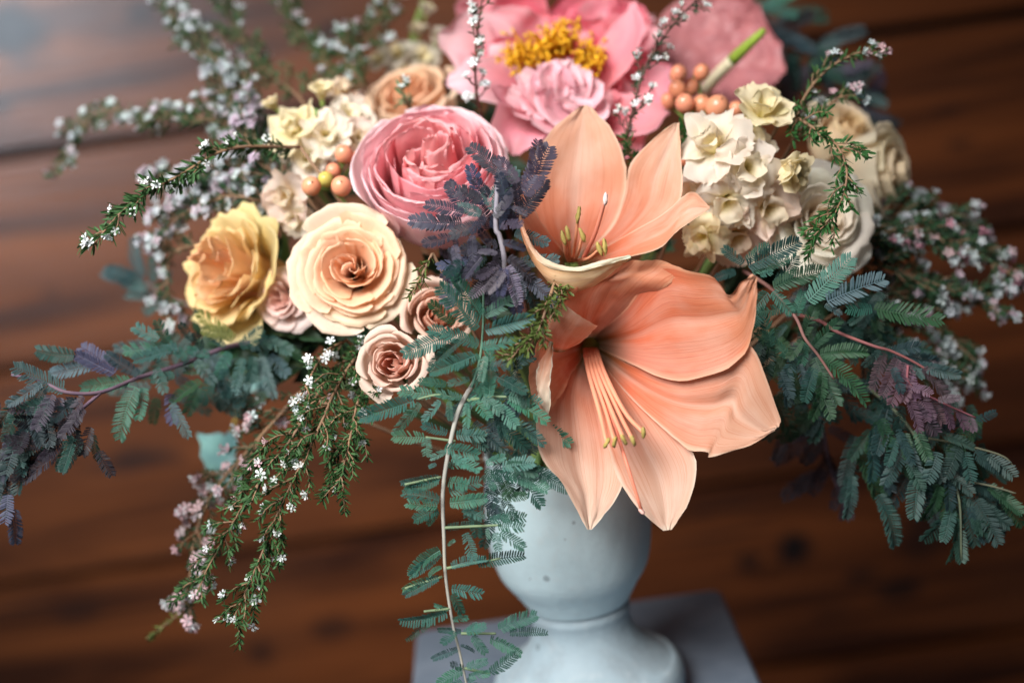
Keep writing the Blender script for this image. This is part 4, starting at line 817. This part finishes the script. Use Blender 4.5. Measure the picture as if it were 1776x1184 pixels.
def sprig(name, label, cat, pts, group, n_twig=16, twig_px=45, leaf_px=15, dens=1.0, flowers=1.4, cols=(WH,), leafc=LG, stemc=(.22, .13, .08), fsize=9, bare=0.0, flat=.55, fwd=.75, r0=.0011, tipflower=True, start=0.0, root=True):
    P = [at(*p) for p in pts]; d = sum(p[2] for p in pts) / len(pts)
    t = thing(name, label, cat, P[0], group)
    C = catmull(P, max(16, len(P) * 8)); nC = len(C)
    V, Fc = tube(C, r0, r0 * .45, 5); LV, LF = [], []
    def leaves_along(line, step_px, f0=0.0):
        L = sum((line[i + 1] - line[i]).length for i in range(len(line) - 1)); n = max(2, int(L / (step_px * PXM * d) * dens))
        for k in range(n):
            f = f0 + (1 - f0) * (k + wr.random()) / n; x = f * (len(line) - 1); i = min(int(x), len(line) - 2); p = line[i].lerp(line[i + 1], x - i)
            ax = (line[i + 1] - line[i]).normalized()
            for _ in range(2):
                o = rvec(); o = (o - ax * o.dot(ax)).normalized()
                needle(LV, LF, p, (ax * wr.uniform(.5, 1.1) + o * .8).normalized(), rvec(), leaf_px * PXM * d * wr.uniform(.7, 1.2), leaf_px * PXM * d * wr.uniform(.09, .13))
    leaves_along(C, 7, max(start, .05))
    def bloom(p, ax):
        for _ in range(wr.choice((2, 2, 3, 4)) if fsize > 9 else wr.choice((1, 2, 2, 3))):
            q = (ax + rvec(.9) + cv(0, .25, .45)).normalized()
            place('blossom', t, wr.choice(BLS), p + q * (fsize * .7 * PXM * d) , quat_z(q, wr.uniform(0, 6)), fsize * PXM * d * wr.uniform(.75, 1.15), jitter(wr.choice(cols), .06))
    for k in range(n_twig):
        f = start + (1 - start) * (k + wr.uniform(.1, .9)) / n_twig; x = f * (nC - 1); i = min(int(x), nC - 2); p = C[i].lerp(C[i + 1], x - i)
        ax = (C[i + 1] - C[i]).normalized(); o = RT * wr.gauss(0, 1) + UP * wr.gauss(0, 1) - FW * wr.gauss(0, flat); o = (o - ax * o.dot(ax)).normalized()
        L = twig_px * PXM * d * wr.uniform(.5, 1.15) * (1 - .35 * f)
        tw = catmull([p, p + (ax * fwd + o * .8).normalized() * L * .55, p + (ax * (fwd + .1) + o * .6).normalized() * L + Vector((0, 0, wr.uniform(-.1, .1) * L))], 6)
        tube(tw, r0 * .5, r0 * .35, 4, V, Fc); leaves_along(tw, 6, .1)
        nf = flowers if wr.random() > bare else 0
        while nf > 0:
            if wr.random() < nf:
                s = wr.uniform(.6, 1.0) if nf < 1 else 1.0; y = s * 5; j = min(int(y), 4); bloom(tw[j].lerp(tw[j + 1], y - j), (tw[j + 1] - tw[j]).normalized())
            nf -= 1
    if tipflower: bloom(C[-1], (C[-1] - C[-2]).normalized())
    part('stem', t, V, Fc, M_STEM, stemc, stuff=True)
    part('leaves', t, LV, LF, M_LEAF, leafc, stuff=True, smooth=False)
    if root:
        part('stalk', t, *tube(catmull([C[0], C[0].lerp(MOUTH, .5) + Vector((0, 0, -.01)), MOUTH], 8), r0, r0 * 1.2, 5), M_STEM, stemc)
    return t
G1, G2 = 'waxflower sprigs', 'heath sprigs'
W = lambda label, pts, **k: sprig('waxflower_sprig', label, 'waxflower', pts, G1, **k)
W('leafy white waxflower sprig arching out clear over the cream stock, in focus', [(520, 255, .86), (400, 258, .83), (310, 305, .81), (225, 355, .80), (160, 425, .80)], n_twig=28, leaf_px=24, twig_px=38, flowers=.7, dens=1.4, cols=((.80, .83, .83),))
BK = dict(flowers=1.6, n_twig=28, twig_px=56, fsize=9, leaf_px=18, dens=1.0, r0=.0008, cols=(WG, WG, (.62, .66, .70), (.62, .52, .58)), leafc=(.035, .085, .03))
W('blurred waxflower sprig trailing furthest out over the old plank seam', [(480, 230, 0.930), (340, 205, 0.960), (210, 190, 0.980), (145, 215, 0.990), (105, 290, 0.990)], **{**BK, 'flowers': .8})
W('blurred waxflower sprig rising past the blue knot', [(450, 210, 0.940), (380, 130, 0.980), (330, 70, 1.000), (280, 5, 1.010)], **BK)
W('blurred green waxflower sprig with few flowers at the top edge', [(520, 170, 0.960), (450, 110, 1.000), (410, 50, 1.020), (380, -10, 1.030)], **{**BK, 'flowers': .35})
W('blurred waxflower sprig behind the cream stock bud', [(590, 170, 0.960), (560, 100, 1.010), (510, 50, 1.020), (490, -10, 1.030)], **{**BK, 'flowers': .6})
W('blurred waxflower sprig curving beside the pale stock spike', [(640, 160, 0.960), (600, 100, 0.990), (640, 60, 1.000), (675, 0, 1.010)], **BK)
MS = dict(flowers=2.0, n_twig=34, leaf_px=18, dens=1.0, twig_px=58, fsize=10.5, cols=(WG, WG, (.64, .66, .72), (.62, .50, .58)), leafc=LGD)
W('dense blurred waxflower above the leafy arching sprig', [(510, 290, 0.910), (450, 230, 0.930), (400, 180, 0.950), (380, 130, 0.960)], **MS)
W('dense blurred waxflower just below the leafy arching sprig', [(520, 330, 0.900), (430, 300, 0.910), (370, 300, 0.920), (320, 330, 0.930)], **MS)
W('dense waxflower hugging the yellow rose', [(500, 360, 0.890), (400, 340, 0.900), (320, 370, 0.910), (265, 420, 0.920)], **MS)
W('waxflower tuft with lilac buds between stock and yellow rose', [(500, 330, 0.890), (440, 260, 0.900), (425, 225, 0.910), (440, 180, 0.920)], **{**MS, 'cols': (WG, (.60, .48, .58), (.62, .52, .62))})
W('blurred waxflower sprig slanting up from the leafy arching sprig to the top edge', [(470, 230, 0.940), (420, 150, 0.960), (360, 90, 0.980), (320, 40, 0.990)], **BK)
W('blurred waxflower sprig lying just above the leafy arching sprig', [(470, 250, 0.920), (400, 215, 0.935), (320, 205, 0.950), (240, 210, 0.960)], **BK)
W('dense waxflower sprig filling in under the leafy arching sprig', [(500, 300, 0.910), (420, 290, 0.920), (340, 310, 0.930), (270, 320, 0.940)], **MS)
W('sparse waxflower sprig beside the yellow rose and blurred acacia', [(360, 420, 0.910), (300, 440, 0.920), (290, 500, 0.920), (300, 535, 0.920)], **{**MS, 'n_twig': 8})
W('upright waxflower sprig in front of the peony and over the ranunculus', [(846, 235, .90), (828, 170, .875), (824, 110, .865), (829, 50, .86), (838, -15, .86)], n_twig=17, twig_px=44, leaf_px=13, flowers=1.9, cols=((.80, .83, .83),), stemc=(.16, .06, .05), start=.12, dens=.8)
W('upright waxflower sprig between peony and anthurium', [(1085, 250, .87), (1098, 190, .86), (1118, 120, .86), (1155, 60, .865), (1212, -5, .87)], n_twig=19, twig_px=40, leaf_px=14, flowers=1.9, cols=((.80, .83, .83),), stemc=(.10, .05, .04), leafc=LGD, dens=.8)
W('tiny waxflower tip lying against the soft peach rose', [(712, 190, .90), (700, 170, .885), (697, 156, .88)], n_twig=3, twig_px=22, leaf_px=20, flowers=.5, leafc=(.10, .20, .10))
W('long green waxflower branch hanging lowest, next to the acacia branch', [(640, 590, .85), (590, 660, .81), (545, 760, .79), (490, 870, .78), (450, 970, .78), (405, 1072, .78)], n_twig=46, twig_px=74, leaf_px=17, flowers=.5, dens=1.6, fsize=9)
W('green waxflower branch hanging between the two others, thick with leaves', [(610, 600, .86), (560, 670, .82), (505, 760, .80), (440, 850, .80), (390, 930, .81), (340, 1030, .82)], n_twig=44, twig_px=74, leaf_px=17, flowers=.6, dens=1.6, fsize=9, cols=(WH, WG, PK))
W('hanging waxflower branch with pink buds, outermost below the eucalyptus', [(520, 680, .87), (440, 770, .87), (380, 840, .88), (340, 920, .88), (330, 990, .87), (320, 1050, .87)], n_twig=40, twig_px=66, leaf_px=15, flowers=1.7, dens=1.2, fsize=11, cols=(WG, PK, PK, (.66, .58, .62)), leafc=LGD)
W('bare waxflower tip trailing out of focus at the bottom', [(355, 985, .86), (330, 1045, .88), (290, 1080, .90), (255, 1108, .91)], n_twig=5, twig_px=22, leaf_px=14, flowers=0, tipflower=False, leafc=(.10, .14, .03), root=False)
W('short green waxflower branch dropping close to the acacia branch', [(650, 640, .84), (620, 700, .80), (605, 770, .79), (585, 850, .79)], n_twig=30, twig_px=66, leaf_px=17, flowers=.15, dens=1.7)
W('white waxflower spray under the large peach rose', [(600, 590, .85), (565, 610, .82), (545, 640, .805), (520, 690, .80)], n_twig=12, twig_px=40, leaf_px=13, flowers=1.0)
W('waxflower sprig with pink tipped flowers standing against the dark wall', [(1375, 250, .87), (1390, 180, .86), (1430, 125, .855), (1480, 95, .85), (1525, 85, .85)], n_twig=15, twig_px=30, leaf_px=18, flowers=.35, cols=(WG, WH, PK), fsize=10)
W('waxflower sprig with pink tipped flowers beside the buff cream rose', [(1380, 240, .88), (1420, 200, .87), (1455, 170, .865), (1485, 165, .86)], n_twig=12, twig_px=34, leaf_px=18, flowers=.8, cols=(WG, WH, PK), fsize=10)
RM = dict(n_twig=40, twig_px=70, leaf_px=17, dens=1.5, flowers=1.3, fsize=10.5, cols=(WG, WG, (.58, .62, .66), (.60, .46, .54)), leafc=LGD)
W('waxflower branch reaching furthest into the dark, with pink buds', [(1480, 420, .89), (1580, 395, .90), (1680, 430, .91), (1762, 482, .91)], **{**RM, 'cols': (WG, WG, PK, PKD)})
W('waxflower branch just under the cream rose facing the wall', [(1490, 400, .91), (1560, 370, .93), (1630, 375, .94), (1690, 420, .95)], **RM)
W('thick waxflower branch in the middle of the mass above the purple acacia', [(1470, 450, .89), (1560, 470, .90), (1640, 500, .91), (1720, 530, .91)], **RM)
W('lowest waxflower branch of the mass, bending down', [(1470, 470, .90), (1560, 520, .91), (1640, 570, .92), (1690, 650, .93)], **RM)
W('small waxflower spray behind the purple acacia fronds', [(1480, 520, .88), (1540, 570, .89), (1600, 620, .90), (1650, 660, .90)], **{**RM, 'flowers': .7})
H = lambda label, pts, **k: sprig('heath_sprig', label, 'heath sprig', pts, G2, **{**dict(flowers=0, tipflower=False, leaf_px=25, twig_px=46, n_twig=18, leafc=(.032, .115, .030), dens=1.7), **k})
H('bright green heath sprig arching over the cream roses', [(1365, 190, .855), (1400, 215, .83), (1445, 245, .815), (1468, 290, .805), (1462, 340, .80), (1440, 380, .80), (1405, 415, .80)], n_twig=24, twig_px=64, leaf_px=20, dens=1.25)
H('green heath sprig tucked against the lower amaryllis', [(968, 470, .785), (946, 540, .766), (928, 580, .764), (880, 622, .762)], leafc=LGY, twig_px=44, leaf_px=18, n_twig=18)
H('tiny heath twig between the large peach rose and the purple acacia', [(750, 440, .80), (730, 480, .795), (712, 515, .79)], leafc=LGY, n_twig=5, twig_px=18, leaf_px=16)
H('small heath tip poking up between the peony and the upper amaryllis', [(1110, 300, .86), (1095, 270, .855), (1090, 240, .85)], n_twig=5, twig_px=20, leaf_px=20)
H('small heath tuft under the berries by the cream stock', [(1215, 260, .86), (1205, 235, .855), (1190, 225, .85), (1180, 245, .845)], n_twig=7, twig_px=26, leaf_px=22)

# ------------------------------------------------------------------ eucalyptus and dark filler leaves
def leaf_blade(parent, p, tip, wd, face, col, name='leaf', cup=.25):
    m = p.lerp(tip, .5) + face * (tip - p).length * .10
    V, Fc, uv = ribbon([p, p.lerp(m, .5) + face * .001, m, tip], [wd * .12, wd * .8, wd, wd * .7, wd * .05], facing=face, cup=cup, ruffle=.05, nu=7, nv=10, midrib=.08)
    return part(name, parent, V, Fc, M_LEAF, col, uv)
eu = thing('eucalyptus_sprig', 'pale blue green eucalyptus sprig with round leaves, blurred below the yellow rose', 'eucalyptus', at(430, 640, .97))
twig(eu, [(470, 600, .95), (432, 665, .97), (405, 740, .985), (390, 790, .99)], .0018, .0012, (.30, .22, .06))
for (x0, y0, x1, y1, wd, c) in [(440, 650, 398, 692, 26, (.26, .46, .46)), (404, 800, 340, 750, 36, (.20, .40, .40)), (398, 770, 400, 745, 18, (.2, .38, .4)), (445, 640, 480, 665, 22, (.16, .30, .30)), (432, 640, 405, 600, 20, (.5, .5, .06)), (455, 650, 462, 690, 20, (.14, .26, .27)), (392, 790, 400, 850, 22, (.16, .26, .27))]:
    leaf_blade(eu, at(x0, y0, .965), at(x1, y1, .96), wd * PXM, cv(-.1, .2, 1), c)
def filler(label, root, ends, n, col, sz=56, spread=60):
    t = thing('greenery_stem', label, 'greenery', at(*root), 'dark leafy stems inside the bouquet')
    a = at(*root)
    for k, e in enumerate(ends):
        b = at(*e); L = catmull([MOUTH, a, b], 10); part('stem' if k == 0 else 'twig', t, *tube(L, .0015, .001, 5), M_STEM, (.05, .08, .03))
        for j in range(n):
            f = wr.uniform(.35, 1.0); x = f * 9; i = min(int(x), 8); p = L[i].lerp(L[i + 1], x - i)
            dr = (RT * wr.gauss(0, 1) + UP * wr.gauss(0, .9) - FW * wr.gauss(0, .4)).normalized()
            leaf_blade(t, p, p + dr * sz * wr.uniform(.7, 1.2) * PXM * .9, sz * .26 * PXM * .9, cv(wr.uniform(-.5, .5), wr.uniform(-.2, .7), 1), jitter(col, .25))
DK = (.022, .055, .026)
filler('dark green leaves in the gap under the large peach rose', (640, 600, .91), [(520, 590, .90), (440, 600, .92), (700, 660, .87)], 15, DK)
filler('dark green leaves between ranunculus and upper amaryllis', (860, 480, .92), [(760, 470, .89), (900, 330, .90), (840, 560, .87)], 15, DK)
filler('dark green leaves around the berries and the cream stock', (1180, 330, .95), [(1170, 240, .93), (1250, 230, .93), (1340, 260, .94)], 15, DK)
filler('dark green leaves under the cream roses', (1340, 460, .93), [(1420, 450, .92), (1520, 420, .95), (1400, 520, .90), (1250, 470, .90)], 15, DK)
filler('dark green leaves behind the cream stock and the yellow rose', (560, 400, .97), [(470, 350, .97), (420, 420, .97), (600, 300, .97), (450, 540, .95)], 17, DK)
filler('dark green leaves below the lower amaryllis on the dark side', (1200, 560, .92), [(1340, 600, .90), (1380, 690, .90), (1300, 520, .90)], 15, DK)
filler('dark green leaves at the back of the bouquet below the peony', (880, 260, 1.0), [(800, 200, 1.0), (1060, 250, .99), (680, 220, 1.0), (1150, 200, 1.0)], 15, DK)

filler('dark green leaves fanning out under the yellow rose', (430, 600, .90), [(340, 590, .89), (400, 650, .89), (490, 640, .88), (520, 580, .88)], 13, DK)
filler('dark green leaves behind the big acacia branch below the cream stock', (1400, 560, .90), [(1450, 520, .90), (1500, 620, .90), (1400, 640, .90)], 14, DK, 50)
